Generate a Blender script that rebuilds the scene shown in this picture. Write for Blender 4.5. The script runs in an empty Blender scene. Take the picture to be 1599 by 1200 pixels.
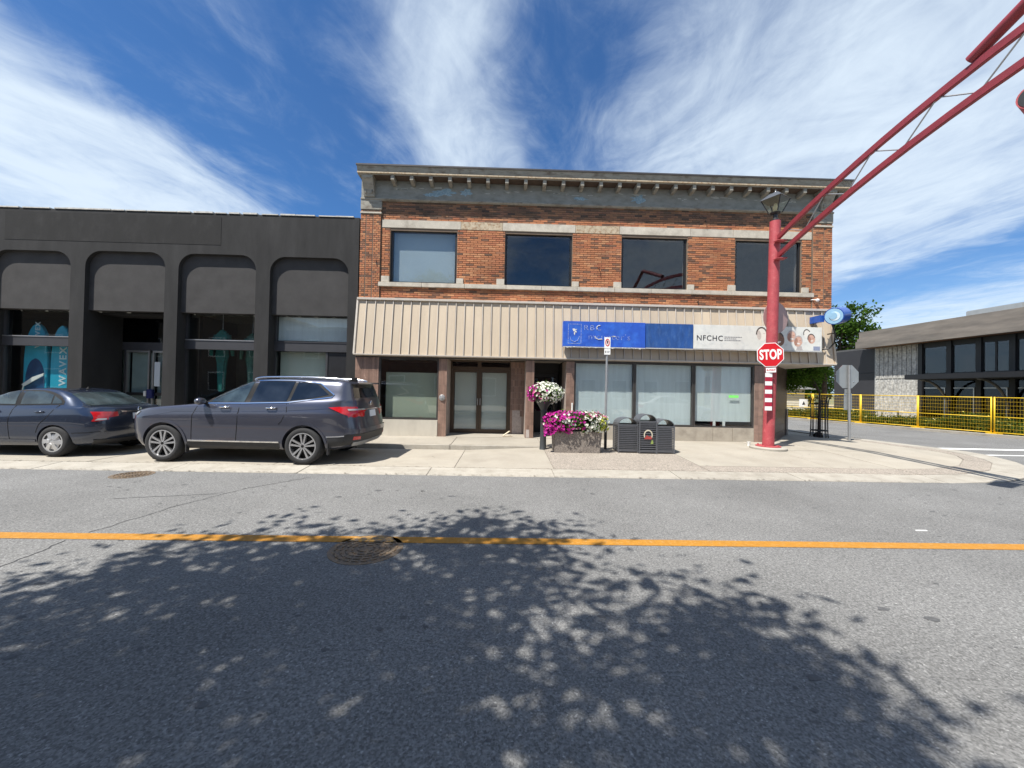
import bpy, bmesh, math, random
from mathutils import Vector, Matrix
from mathutils.bvhtree import BVHTree
random.seed(7)
R = math.radians
scn = bpy.context.scene
C = scn.collection

# ------------------------------------------------------------------ camera
EYE = 1.65
def set_camera():
    yaw, pitch, roll = R(1.27), R(.66), R(1.17)
    f = Vector((math.sin(yaw)*math.cos(pitch), math.cos(yaw)*math.cos(pitch), math.sin(pitch)))
    r0 = Vector((math.cos(yaw), -math.sin(yaw), 0)); u0 = r0.cross(f)
    r = r0*math.cos(roll)+u0*math.sin(roll); u = -r0*math.sin(roll)+u0*math.cos(roll)
    m = Matrix(((r.x, u.x, -f.x, 0), (r.y, u.y, -f.y, 0), (r.z, u.z, -f.z, EYE), (0, 0, 0, 1)))
    cd = bpy.data.cameras.new('camera'); co = bpy.data.objects.new('camera', cd); C.objects.link(co)
    co.matrix_world = m
    cd.sensor_fit = 'HORIZONTAL'; cd.sensor_width = 36; cd.lens = 36*600/1599
    cd.clip_start = .05; cd.clip_end = 6000
    scn.camera = co
set_camera()

# ------------------------------------------------------------------ sky and sun
KX, KY = .41, .37                      # shadow shift per metre of height
SUN = Vector((-KX, -KY, 1)).normalized()
EL = math.asin(SUN.z); AZ = math.atan2(SUN.x, SUN.y)
EXPOSURE = .75
def set_sky():
    w = bpy.data.worlds.new('World'); scn.world = w; w.use_nodes = True
    nt = w.node_tree; N = nt.nodes; L = nt.links; N.clear()
    def n(t, **k):
        x = N.new(t)
        for a, b in k.items(): setattr(x, a, b)
        return x
    def mth(op, a, b=None, c=None, clamp=False):
        x = n('ShaderNodeMath', operation=op); x.use_clamp = clamp
        for i, v in enumerate((a, b, c)):
            if v is None: continue
            if isinstance(v, (int, float)): x.inputs[i].default_value = v
            else: L.new(v, x.inputs[i])
        return x.outputs[0]
    out = n('ShaderNodeOutputWorld'); bg = n('ShaderNodeBackground'); bg.inputs[1].default_value = .068
    sky = n('ShaderNodeTexSky', sky_type='NISHITA'); sky.sun_disc = False
    sky.sun_elevation = EL; sky.sun_rotation = AZ; sky.altitude = 100
    sky.air_density = 1.0; sky.dust_density = .4; sky.ozone_density = 2.2
    tc = n('ShaderNodeTexCoord'); sp = n('ShaderNodeSeparateXYZ'); L.new(tc.outputs['Generated'], sp.inputs[0])
    X, Y, Z = sp.outputs
    z = mth('MAXIMUM', Z, .07)
    u = mth('DIVIDE', X, z); v = mth('DIVIDE', Y, z)
    def noise(su, sv, detail, rough, off, dist=0):
        cb = n('ShaderNodeCombineXYZ'); L.new(mth('MULTIPLY', u, su), cb.inputs[0]); L.new(mth('MULTIPLY', v, sv), cb.inputs[1])
        cb.inputs[2].default_value = off
        t = n('ShaderNodeTexNoise'); t.inputs['Scale'].default_value = 1; t.inputs['Detail'].default_value = detail
        t.inputs['Roughness'].default_value = rough; t.inputs['Distortion'].default_value = dist
        L.new(cb.outputs[0], t.inputs['Vector']); return t.outputs[0]
    warp = noise(.9, .6, 4, .55, 3.1, .6)
    uw = mth('ADD', u, mth('MULTIPLY', mth('SUBTRACT', warp, .5), .8))
    t = mth('MULTIPLY_ADD', uw, 1/14, .5, clamp=True)
    cr = n('ShaderNodeValToRGB'); L.new(t, cr.inputs[0]); e = cr.color_ramp; e.interpolation = 'B_SPLINE'
    stops = [(-7, .6), (-4.5, .8), (-3.2, .75), (-2.3, 1.), (-1.65, 1.), (-1.42, .6), (-1.2, .06), (-.72, .04), (-.5, .16), (-.3, .42),
             (-.16, .86), (-.03, .6), (.1, .1), (.27, .16), (.5, .52), (.75, .72), (1.1, .9), (1.7, .95), (2.4, .96), (2.85, .66),
             (3.2, .1), (3.9, .08), (4.5, .7), (5.6, .9), (7, .6)]
    while len(e.elements) > 1: e.elements.remove(e.elements[0])
    for i, (a, b) in enumerate(stops):
        p = (a+7)/14
        el = e.elements[0] if i == 0 else e.elements.new(p)
        el.position = p; el.color = (b, b, b, 1)
    n1 = noise(1.7, 1.05, 9, .6, 0, 1.4); n2 = noise(4.6, 2.7, 9, .66, 5, 1.6); n3 = noise(.6, .5, 4, .5, 9, .5)
    s = mth('MULTIPLY_ADD', mth('SUBTRACT', n1, .5), 1.15, mth('MULTIPLY', cr.outputs[0], .95))
    s = mth('MULTIPLY_ADD', mth('SUBTRACT', n2, .5), .5, s)
    s = mth('MULTIPLY_ADD', mth('SUBTRACT', n3, .5), .35, s)
    mr = n('ShaderNodeMapRange', interpolation_type='SMOOTHSTEP'); L.new(s, mr.inputs[0])
    mr.inputs[1].default_value = .02; mr.inputs[2].default_value = 1.12
    mask = mr.outputs[0]
    hz = n('ShaderNodeMapRange'); L.new(Z, hz.inputs[0]); hz.inputs[1].default_value = .30; hz.inputs[2].default_value = .0
    hz.inputs[3].default_value = 0; hz.inputs[4].default_value = .42
    sat = n('ShaderNodeMixRGB', blend_type='MULTIPLY'); sat.inputs[0].default_value = 1
    L.new(sky.outputs[0], sat.inputs[1]); sat.inputs[2].default_value = (.50, .86, 1.22, 1)
    mx = n('ShaderNodeMixRGB'); L.new(mth('MULTIPLY', mask, .93), mx.inputs[0]); L.new(sat.outputs[0], mx.inputs[1])
    mx.inputs[2].default_value = (7.0, 8.1, 9.2, 1)
    m2 = n('ShaderNodeMixRGB'); L.new(hz.outputs[0], m2.inputs[0]); L.new(mx.outputs[0], m2.inputs[1]); m2.inputs[2].default_value = (5.6, 7.4, 9.6, 1)
    L.new(m2.outputs[0], bg.inputs[0]); L.new(bg.outputs[0], out.inputs[0])
set_sky()
sl = bpy.data.lights.new('sun', 'SUN'); sl.energy = 5.0; sl.angle = R(.53); sl.color = (1, .955, .88)
so = bpy.data.objects.new('sun', sl); C.objects.link(so); so.location = (-20, -20, 50)
so.rotation_euler = (-SUN).to_track_quat('-Z', 'Y').to_euler()
vs = scn.view_settings
vs.view_transform = 'Standard'; vs.look = 'None'; vs.exposure = EXPOSURE; vs.gamma = 1; vs.use_curve_mapping = False

# ------------------------------------------------------------------ materials
MATS = {}
def srgb(r, g, b):
    f = lambda c: (c/255/12.92) if c/255 <= .04045 else ((c/255+.055)/1.055)**2.4
    return (f(r), f(g), f(b))
def M(name, col, rough=.6, metal=0., var=.12, scale=4., bump=0., bscale=60., col2=None, c2at=.55, c2w=.1, c2scale=2., spec=.5, coat=0., speck=0., spscale=90., stretch=None, rnd=0., stones=0., stscale=110.):
    """procedural material: base colour with cloudy variation, optional second colour in noise patches, speckles and relief"""
    m = bpy.data.materials.new(name); m.use_nodes = True; nt = m.node_tree; N = nt.nodes; L = nt.links
    b = N['Principled BSDF']; b.inputs['Roughness'].default_value = rough; b.inputs['Metallic'].default_value = metal
    b.inputs['Specular IOR Level'].default_value = spec; b.inputs['Coat Weight'].default_value = coat; b.inputs['Coat Roughness'].default_value = .04
    g = N.new('ShaderNodeNewGeometry'); vec = g.outputs['Position']
    if stretch:
        mp = N.new('ShaderNodeMapping'); mp.inputs['Scale'].default_value = stretch; L.new(vec, mp.inputs[0]); vec = mp.outputs[0]
    def noise(s, d=5, r=.55):
        t = N.new('ShaderNodeTexNoise'); t.inputs['Scale'].default_value = s; t.inputs['Detail'].default_value = d; t.inputs['Roughness'].default_value = r
        L.new(vec, t.inputs['Vector']); return t.outputs[0]
    def rmp(src, p0, v0, p1, v1):
        x = N.new('ShaderNodeMapRange'); L.new(src, x.inputs[0])
        for i, v in zip((1, 2, 3, 4), (p0, p1, v0, v1)): x.inputs[i].default_value = v
        return x.outputs[0]
    def mix(fac, a, c, bt='MIX'):
        x = N.new('ShaderNodeMixRGB'); x.blend_type = bt
        for i, v in zip((0, 1, 2), (fac, a, c)):
            if isinstance(v, (int, float)): x.inputs[i].default_value = v
            elif isinstance(v, tuple): x.inputs[i].default_value = (*v, 1) if len(v) == 3 else v
            else: L.new(v, x.inputs[i])
        return x.outputs[0]
    cur = col
    if col2 is not None: cur = mix(rmp(noise(c2scale, 7, .6), c2at-c2w, 0, c2at+c2w, 1), cur, col2)
    if rnd:
        oi = N.new('ShaderNodeObjectInfo')
        ad = N.new('ShaderNodeMath'); ad.operation = 'ADD'; L.new(oi.outputs['Random'], ad.inputs[0]); L.new(g.outputs['Random Per Island'], ad.inputs[1])
        fr = N.new('ShaderNodeMath'); fr.operation = 'FRACT'; L.new(ad.outputs[0], fr.inputs[0])
        v = rmp(fr.outputs[0], 0, 1-rnd, 1, 1+rnd)
        cb = N.new('ShaderNodeCombineXYZ')
        for i in range(3): L.new(v, cb.inputs[i])
        cur = mix(1., cur, cb.outputs[0], 'MULTIPLY')
    if var:
        v = rmp(noise(scale, 6, .6), .25, 1-var, .75, 1+var)
        cb = N.new('ShaderNodeCombineXYZ')
        for i in range(3): L.new(v, cb.inputs[i])
        cur = mix(1., cur, cb.outputs[0], 'MULTIPLY')
    if speck:
        v = rmp(noise(spscale, 2, .5), .32, 1-speck, .68, 1+speck)
        cb = N.new('ShaderNodeCombineXYZ')
        for i in range(3): L.new(v, cb.inputs[i])
        cur = mix(1., cur, cb.outputs[0], 'MULTIPLY')
    if stones:
        vo = N.new('ShaderNodeTexVoronoi'); vo.inputs['Scale'].default_value = stscale; L.new(vec, vo.inputs['Vector'])
        sx = N.new('ShaderNodeSeparateXYZ'); L.new(vo.outputs['Color'], sx.inputs[0])
        v = rmp(sx.outputs[0], 0, 1-stones, 1, 1+stones); w = rmp(sx.outputs[1], .9, 1, 1, 1+stones*1.6)
        mm = N.new('ShaderNodeMath'); mm.operation = 'MULTIPLY'; L.new(v, mm.inputs[0]); L.new(w, mm.inputs[1])
        cb = N.new('ShaderNodeCombineXYZ')
        for i in range(3): L.new(mm.outputs[0], cb.inputs[i])
        cur = mix(1., cur, cb.outputs[0], 'MULTIPLY')
    if isinstance(cur, tuple): b.inputs['Base Color'].default_value = (*cur, 1)
    else: L.new(cur, b.inputs['Base Color'])
    if bump:
        bp = N.new('ShaderNodeBump'); bp.inputs['Strength'].default_value = bump; bp.inputs['Distance'].default_value = .01
        L.new(noise(bscale, 4, .6), bp.inputs['Height']); L.new(bp.outputs[0], b.inputs['Normal'])
    MATS[name] = m
    return m
def M_glass(name, tint, refl=.06, rough=.0, through=.85):
    """window glass: tinted see-through pane with a mirror reflection that grows at grazing angles"""
    m = bpy.data.materials.new(name); m.use_nodes = True; nt = m.node_tree; N = nt.nodes; L = nt.links; N.clear()
    o = N.new('ShaderNodeOutputMaterial'); tr = N.new('ShaderNodeBsdfTransparent'); tr.inputs[0].default_value = (*tint, 1)
    gl = N.new('ShaderNodeBsdfGlossy'); gl.inputs['Roughness'].default_value = rough
    g = N.new('ShaderNodeNewGeometry'); ns = N.new('ShaderNodeTexNoise'); ns.inputs['Scale'].default_value = 1.3; L.new(g.outputs['Position'], ns.inputs['Vector'])
    bp = N.new('ShaderNodeBump'); bp.inputs['Strength'].default_value = .02; bp.inputs['Distance'].default_value = .05; L.new(ns.outputs[0], bp.inputs['Height']); L.new(bp.outputs[0], gl.inputs['Normal'])
    dt = N.new('ShaderNodeVectorMath'); dt.operation = 'DOT_PRODUCT'; L.new(g.outputs['Normal'], dt.inputs[0]); L.new(g.outputs['Incoming'], dt.inputs[1])
    def mth(op, a, b):
        x = N.new('ShaderNodeMath'); x.operation = op; x.use_clamp = op != 'ABSOLUTE'
        for i, v in enumerate((a, b)):
            if isinstance(v, (int, float)): x.inputs[i].default_value = v
            else: L.new(v, x.inputs[i])
        return x
    sch = mth('POWER', mth('SUBTRACT', 1., mth('ABSOLUTE', dt.outputs['Value'], 0.).outputs[0]).outputs[0], 5.)
    mr = N.new('ShaderNodeMath'); mr.operation = 'MULTIPLY_ADD'; L.new(sch.outputs[0], mr.inputs[0]); mr.inputs[1].default_value = .96; mr.inputs[2].default_value = .04+refl; mr.use_clamp = True
    mx = N.new('ShaderNodeMixShader'); L.new(mr.outputs[0], mx.inputs[0]); L.new(tr.outputs[0], mx.inputs[1]); L.new(gl.outputs[0], mx.inputs[2])
    L.new(mx.outputs[0], o.inputs[0]); MATS[name] = m
    return m
def M_leaf(name, cols, trans=.35):
    m = bpy.data.materials.new(name); m.use_nodes = True; nt = m.node_tree; N = nt.nodes; L = nt.links; N.clear()
    o = N.new('ShaderNodeOutputMaterial'); g = N.new('ShaderNodeNewGeometry'); cr = N.new('ShaderNodeValToRGB'); L.new(g.outputs['Random Per Island'], cr.inputs[0])
    e = cr.color_ramp
    while len(e.elements) > 1: e.elements.remove(e.elements[0])
    for i, c in enumerate(cols):
        el = e.elements[0] if i == 0 else e.elements.new(i/max(1, len(cols)-1)); el.position = i/max(1, len(cols)-1); el.color = (*c, 1)
    d = N.new('ShaderNodeBsdfDiffuse'); t = N.new('ShaderNodeBsdfTranslucent'); L.new(cr.outputs[0], d.inputs[0]); L.new(cr.outputs[0], t.inputs[0])
    mx = N.new('ShaderNodeMixShader'); mx.inputs[0].default_value = trans; L.new(d.outputs[0], mx.inputs[1]); L.new(t.outputs[0], mx.inputs[2])
    L.new(mx.outputs[0], o.inputs[0]); MATS[name] = m
    return m

# ------------------------------------------------------------------ mesh helpers
class MB:
    def __init__(s): s.v = []; s.f = []; s.m = []; s.mi = 0
    def add(s, vs, fs):
        o = len(s.v); s.v += [tuple(p) for p in vs]; s.f += [tuple(i+o for i in f) for f in fs]; s.m += [s.mi]*len(fs); return s
    def box(s, x0, x1, y0, y1, z0, z1):
        return s.add([(x0,y0,z0),(x1,y0,z0),(x1,y1,z0),(x0,y1,z0),(x0,y0,z1),(x1,y0,z1),(x1,y1,z1),(x0,y1,z1)],
                     [(0,3,2,1),(4,5,6,7),(0,1,5,4),(1,2,6,5),(2,3,7,6),(3,0,4,7)])
    def prism(s, poly, vec):
        """poly: 3-d outline, extruded by vec"""
        n = len(poly); vec = Vector(vec); a = [Vector(p) for p in poly]
        return s.add(a+[p+vec for p in a], [tuple(range(n))[::-1], tuple(range(n, 2*n))]+[(i, (i+1) % n, n+(i+1) % n, n+i) for i in range(n)])
    def tube(s, pts, r, n=10, cap=True):
        pts = [Vector(p) for p in pts]; rs = r if isinstance(r, (list, tuple)) else [r]*len(pts)
        rings = []; up = Vector((0, 0, 1))
        for i, p in enumerate(pts):
            d = (pts[min(i+1, len(pts)-1)]-pts[max(i-1, 0)]).normalized()
            a = d.cross(up if abs(d.z) < .95 else Vector((0, 1, 0))).normalized(); b = d.cross(a)
            rings.append([p+(a*math.cos(t)+b*math.sin(t))*rs[i] for t in [2*math.pi*k/n for k in range(n)]])
        vs = [q for r_ in rings for q in r_]; fs = []
        for i in range(len(pts)-1):
            for k in range(n): fs.append((i*n+k, i*n+(k+1) % n, (i+1)*n+(k+1) % n, (i+1)*n+k))
        if cap: fs += [tuple(range(n))[::-1], tuple(range((len(pts)-1)*n, len(pts)*n))]
        return s.add(vs, fs)
    def lathe(s, prof, c=(0, 0, 0), n=24, axis='Z', caps=True):
        c = Vector(c); vs = []; fs = []; m = len(prof)
        for k in range(n):
            t = 2*math.pi*k/n
            for r, h in prof:
                a, b = r*math.cos(t), r*math.sin(t)
                vs.append(c+Vector({'Z': (a, b, h), 'Y': (a, h, b), 'X': (h, a, b)}[axis]))
        for k in range(n):
            for j in range(m-1): fs.append((k*m+j, ((k+1) % n)*m+j, ((k+1) % n)*m+j+1, k*m+j+1))
        for j in ((0, m-1) if caps else ()):
            if prof[j][0] > 1e-6: fs.append(tuple(k*m+j for k in range(n)))
        return s.add(vs, fs)
    def beam(s, a, b, w, h, up=(0, 0, 1)):
        a = Vector(a); b = Vector(b); d = (b-a).normalized(); u = Vector(up); sd = d.cross(u).normalized()*w/2; uu = sd.cross(d).normalized()*h/2
        q = [a-sd-uu, a+sd-uu, a+sd+uu, a-sd+uu]
        return s.add(q+[p+(b-a) for p in q], [(0,3,2,1),(4,5,6,7),(0,1,5,4),(1,2,6,5),(2,3,7,6),(3,0,4,7)])
    def mesh(s, name, mats, smooth=False, recalc=True, bevel=0):
        me = bpy.data.meshes.new(name); me.from_pydata(s.v, [], s.f)
        for m in (mats if isinstance(mats, (list, tuple)) else [mats]): me.materials.append(m)
        if any(s.m): me.polygons.foreach_set('material_index', s.m)
        if recalc or bevel:
            bm = bmesh.new(); bm.from_mesh(me)
            if recalc: bmesh.ops.recalc_face_normals(bm, faces=bm.faces)
            if bevel: bmesh.ops.bevel(bm, geom=[e for e in bm.edges if e.calc_face_angle(0) > .6], offset=bevel, segments=2, affect='EDGES', clamp_overlap=True)
            bm.to_mesh(me); bm.free()
        if smooth:
            me.polygons.foreach_set('use_smooth', [True]*len(me.polygons))
            if smooth is not True: me.set_sharp_from_angle(angle=R(smooth))
        me.update(); return me
WORLD = {}                                  # roots whose parts are written in world coordinates
def tag(o, label=None, cat=None, group=None, kind=None):
    for k, v in (('label', label), ('category', cat), ('group', group), ('kind', kind)):
        if v: o[k] = v
    return o
def thing(name, label, cat, loc=(0, 0, 0), rz=0., group=None, local=False):
    o = bpy.data.objects.new(name, None); C.objects.link(o); o.location = loc; o.rotation_euler = (0, 0, rz); o.empty_display_size = .2
    if not local: WORLD[o] = Matrix.Translation(Vector(loc)).inverted()
    return tag(o, label, cat, group)
def link(name, me, parent=None):
    o = bpy.data.objects.new(name, me); C.objects.link(o)
    if parent is not None:
        o.parent = parent
        if parent in WORLD: o.matrix_parent_inverse = WORLD[parent]
    return o
def part(mb, name, mat, parent=None, smooth=False, recalc=True, bevel=0):
    return link(name, mb.mesh(name, mat, smooth, recalc, bevel), parent)
def B(*a): return MB().box(*a)
def copy_tree(o, parent=None):
    c = o.copy(); C.objects.link(c)
    if parent is not None: c.parent = parent
    for ch in [x for x in bpy.data.objects if x.parent == o]: copy_tree(ch, c)
    return c
def cells(x0, x1, z0, z1, holes):
    """rectangles that tile a wall and leave the holes open"""
    xs = sorted({x0, x1, *[min(max(v, x0), x1) for h in holes for v in h[:2]]}); zs = sorted({z0, z1, *[min(max(v, z0), z1) for h in holes for v in h[2:]]})
    for a, b in zip(xs, xs[1:]):
        run = None
        for c, d in zip(zs, zs[1:]):
            mx, mz = (a+b)/2, (c+d)/2
            if any(h[0] < mx < h[1] and h[2] < mz < h[3] for h in holes):
                if run: yield (a, b, *run)
                run = None
            else: run = (run[0], d) if run else (c, d)
        if run: yield (a, b, *run)
def text_mesh(s, size, sx=1., bold=0., depth=.002, align='CENTER', space=1.):
    cu = bpy.data.curves.new('lettering', 'FONT'); cu.body = s; cu.size = size; cu.align_x = align; cu.align_y = 'CENTER'; cu.offset = bold; cu.extrude = depth; cu.resolution_u = 4; cu.space_character = space
    o = bpy.data.objects.new('lettering', cu); C.objects.link(o); bpy.context.view_layer.update()
    me = bpy.data.meshes.new_from_object(o.evaluated_get(bpy.context.evaluated_depsgraph_get()))
    bpy.data.objects.remove(o); bpy.data.curves.remove(cu)
    me.transform(Matrix.Diagonal((sx, 1, 1, 1))); return me
def lettering(s, size, loc, mat, parent, sx=1., bold=0., rot=None, depth=.002, align='CENTER', name='lettering', space=1.):
    me = text_mesh(s, size, sx, bold, depth, align, space)
    me.transform(Matrix.Translation(Vector(loc)) @ (rot or Matrix()) @ Matrix.Rotation(R(90), 4, 'X'))
    me.materials.clear(); me.materials.append(mat); me.name = name
    return link(name, me, parent)

# ------------------------------------------------------------------ material library
M('asphalt', (.150, .149, .145), .9, var=.2, scale=.55, bump=.12, bscale=120, speck=.25, spscale=45, stones=.34, stscale=105, col2=(.127, .126, .123), c2at=.6, c2w=.18, c2scale=.35)
M('crack_tar', (.045, .045, .047), .7, var=.2)
M('oil_spot', (.085, .085, .086), .75, var=.3, scale=30)
M('yellow_paint', (.37, .165, .014), .7, var=.14, scale=14, speck=.14, spscale=110, col2=(.42, .24, .08), c2at=.63, c2w=.1, c2scale=24)
M('white_paint', (.7, .7, .68), .7, var=.1, scale=9, speck=.12, col2=(.3, .3, .29), c2at=.7, c2w=.1, c2scale=20)
M('concrete', (.325, .295, .245), .85, var=.1, scale=1.3, bump=.25, bscale=120, speck=.09, spscale=120, col2=(.275, .245, .20), c2at=.6, c2w=.14, c2scale=1.1, rnd=.06)
M('kerb_concrete', (.33, .305, .26), .85, var=.12, scale=2, bump=.3, bscale=110, speck=.13, spscale=90, col2=(.26, .235, .195), c2at=.58, c2w=.12, c2scale=3, rnd=.07)
M('aggregate', (.265, .232, .195), .9, var=.1, scale=2, bump=.5, bscale=90, speck=.2, spscale=30, stones=.26, stscale=70)
M('joint', (.22, .2, .17), .95, var=.2)
M('dirt', (.36, .29, .2), .95, var=.2, scale=1.5, bump=.4, speck=.15, col2=(.24, .22, .11), c2at=.55, c2scale=.8)
M('iron', (.19, .155, .12), .6, .5, var=.3, scale=40, bump=.3, col2=(.24, .16, .09), c2at=.55, c2scale=25)

def gz(x, y):
    if y <= 7.2: z = .0
    elif y < 7.75: z = .012+.03*(y-7.2)/.55
    elif x < 1.05 and y < 9.951: z = .042-.0*(y)
    elif y < 10.1: z = .045+(y-7.75)*.105/2.35
    else: z = .15+min(1, (y-10.1)/1.5)*.02
    if x > 8.5 and y > 7.75: z = min(z, .05+max(0, 12.75-x)*.06)
    return z
ground = part(MB().add([(-2500, -2500, -.06), (2500, -2500, -.06), (2500, 2500, -.06), (-2500, 2500, -.06)], [(0, 1, 2, 3)]), 'ground', M('rough_grass', (.11, .12, .05), .95, var=.25, scale=.6, col2=(.2, .18, .1), c2at=.55, c2scale=.3)); tag(ground, kind='structure')
FK = lambda y: 18.7+(24.8-y)*.245                    # far kerb of the side street
mb = MB()
mb.add([(-150, 1.15, 0), (150, 1.15, 0), (150, 7.2, 0), (-150, 7.2, 0)], [(0, 1, 2, 3)])
mb.add([(8, 7.2, 0), (FK(7.2)+6, 7.2, 0), (FK(12), 12, 0), (FK(60), 60, 0), (13.0, 60, 0), (13.0, 13, 0), (8, 13, 0)], [tuple(range(7))])
road = part(mb, 'road', MATS['asphalt']); tag(road, kind='structure')
# hairline cracks and oil spots in the asphalt
def ribbon(pts, w, z=.003):
    mb = MB()
    for i, ((x0, y0), (x1, y1)) in enumerate(zip(pts, pts[1:])):
        d = Vector((x1-x0, y1-y0)).normalized(); nx, ny = -d.y*w/2, d.x*w/2
        k = random.uniform(.5, 1.2)
        mb.add([(x0-nx*k, y0-ny*k, z), (x1-nx, y1-ny, z), (x1+nx, y1+ny, z), (x0+nx*k, y0+ny*k, z)], [(0, 1, 2, 3)])
    return mb
def wander(a, b, n, amp):
    a = Vector(a); b = Vector(b); p = []
    for i in range(n+1):
        t = i/n; q = a.lerp(b, t); p.append((q.x+random.uniform(-amp, amp), q.y+random.uniform(-amp, amp)))
    return p
for a, b, w in (((-4.3, 3.2), (-4.44, 4.05), .014), ((-4.44, 4.27), (-4.3, 5.2), .012), ((-4.3, 5.2), (-4.0, 6.1), .012), ((-4.0, 6.1), (-3.4, 6.9), .012), ((-5.4, 5.5), (-4.2, 5.8), .012), ((6.3, 3.4), (9.0, 2.9), .012)):
    part(ribbon(wander(a, b, 14, .02), w), 'crack', MATS['crack_tar'], road)
mb = MB()
for k in range(190):
    x = random.uniform(-7, 9); y = random.choice((random.uniform(1.7, 7), random.gauss(2.7, .5), random.gauss(6.1, .25))); r = random.uniform(.006, .026)*(1.6 if random.random() < .12 else 1)
    if y < 1.5 or y > 7.1: continue
    n = 7; q = [(x+r*1.5*random.uniform(.6, 1.2)*math.cos(2*math.pi*i/n), y+r*random.uniform(.6, 1.2)*math.sin(2*math.pi*i/n), .0025) for i in range(n)]
    mb.add(q, [tuple(range(n))])
tag(part(mb, 'tar_spots', MATS['oil_spot'], road), kind='stuff')
o = part(MB().add([(-150, 4.085, .004), (150, 4.085, .004), (150, 4.245, .004), (-150, 4.245, .004)], [(0, 1, 2, 3)]), 'centre_line', MATS['yellow_paint'], road)
for y0, y1, x0, x1 in ((11.9, 12.22, 13.6, 17.2), (10.75, 10.9, 13.75, 20)):
    part(MB().add([(x0, y0, .004), (x1, y0-.1, .004), (x1, y1-.1, .004), (x0, y1, .004)], [(0, 1, 2, 3)]), 'stop_line', MATS['white_paint'], road)

def slab_mesh(poly, gap=.006, th=.1, zo=0.):
    c = Vector((sum(p[0] for p in poly)/len(poly), sum(p[1] for p in poly)/len(poly)))
    q = []
    n = len(poly)
    for i in range(n):                                     # inset every edge by the joint
        p0, p1, p2 = Vector(poly[i-1]), Vector(poly[i]), Vector(poly[(i+1) % n])
        e1 = (p1-p0).normalized(); e2 = (p2-p1).normalized(); n1 = Vector((-e1.y, e1.x)); n2 = Vector((-e2.y, e2.x))
        b = (n1+n2); b = b/max(.3, b.dot(n1)) if b.length > 1e-6 else n1
        q.append(p1+b*gap)
    mb = MB(); jit = random.uniform(-.002, .002)
    top = [(p.x, p.y, gz(o_[0], o_[1])+zo+jit) for p, o_ in zip(q, poly)]
    mb.add(top+[(p[0], p[1], p[2]-th) for p in top], [tuple(range(n)), tuple(range(n, 2*n))[::-1]]+[(i, i+n, (i+1) % n+n, (i+1) % n) for i in range(n)])
    return mb
def ccw(p):
    a = sum(p[i][0]*p[(i+1) % len(p)][1]-p[(i+1) % len(p)][0]*p[i][1] for i in range(len(p)))
    return list(p) if a > 0 else list(p)[::-1]
def paving(name, slabs, piece):
    base = MB()
    for poly, mt, zo in slabs:
        p = ccw(poly); n = len(p)
        base.add([(x, y, gz(x, y)+zo-.012) for x, y in p]+[(x, y, -.05) for x, y in p], [tuple(range(n)), tuple(range(n, 2*n))[::-1]]+[(i, i+n, (i+1) % n+n, (i+1) % n) for i in range(n)])
    root = tag(part(base, name, MATS['joint'], recalc=False), kind='structure')
    for poly, mt, zo in slabs: part(slab_mesh(ccw(poly), zo=zo), piece, MATS[mt], root, bevel=.004)
    return root
rect = lambda x0, x1, y0, y1: [(x0, y0), (x1, y0), (x1, y1), (x0, y1)]
# parking bay in concrete, kerb, footway
xs = [1.05, -.95]+[-.95-3.6*k for k in range(1, 7)]
paving('parking_bay', [(rect(b, a, 7.75, 9.95), 'concrete', 0) for a, b in zip(xs, xs[1:])], 'slab')
outer = [(8.6, 7.2), (9.8, 7.32), (11.0, 7.75), (12.1, 8.55), (13.0, 9.45), (13.6, 10.4), (13.85, 11.2), (13.7, 12.1), (13.1, 15), (13.0, 18), (13.0, 22), (13.0, 30)]
def offs(poly, d):
    q = []
    for i, p in enumerate(poly):
        a = Vector(poly[max(i-1, 0)]); b = Vector(poly[min(i+1, len(poly)-1)]); t = (b-a).normalized(); q.append((p[0]-t.y*d, p[1]+t.x*d))
    return q
in1 = offs(outer, .55); in1[0] = (8.6, 7.75); in2 = offs(outer, 1.0); in2[0] = (8.6, 8.2)
g = [(rect(-20.6+2.4*k, -20.6+2.4*(k+1), 7.2, 7.75), 'kerb_concrete', 0) for k in range(12)]+[(rect(8.2, 8.6, 7.2, 7.75), 'kerb_concrete', 0)]
g += [([outer[i], outer[i+1], in1[i+1], in1[i]], 'kerb_concrete', 0) for i in range(len(outer)-1)]
paving('kerb', g, 'kerb_stone')
up = [(rect(-20.55+1.8*k, -18.75+1.8*k, 9.95, 10.12), 'kerb_concrete', .108 if False else 0) for k in range(12)]
# raised kerb between bay and footway
def kerb_up():
    base = tag(part(B(-20.55, 1.05, 9.955, 10.115, -.04, .135), 'raised_kerb', MATS['joint']), kind='structure')
    me = MB().box(0.006, 2.394, 9.95, 10.12, -.05, .152).mesh('kerb_stone', MATS['kerb_concrete'], bevel=.018)
    for k in range(9):
        o = link('kerb_stone', me, base); o.location.x = -20.55+2.4*k
kerb_up()
fw = [(rect(-20.55+2.4*k, -18.15+2.4*k, 10.12, 11.9), 'concrete', 0) for k in range(9)]
fw += [(rect(1.05, 4.25, 7.75, 9.75), 'aggregate', 0), (rect(4.25, 8.6, 7.75, 8.2), 'aggregate', 0)]
fw += [([in1[i], in1[i+1], in2[i+1], in2[i]], 'aggregate', 0) for i in range(8)]
fw += [(rect(1.05, 2.8, 9.75, 11.9), 'concrete', 0), (rect(2.8, 4.25, 9.75, 11.9), 'concrete', 0), (rect(4.25, 7.2, 8.2, 10.1), 'concrete', 0), (rect(4.25, 7.2, 10.1, 11.9), 'concrete', 0),
       (rect(7.2, 8.6, 8.2, 10.1), 'concrete', 0), (rect(7.2, 8.6, 10.1, 11.9), 'concrete', 0)]
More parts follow.
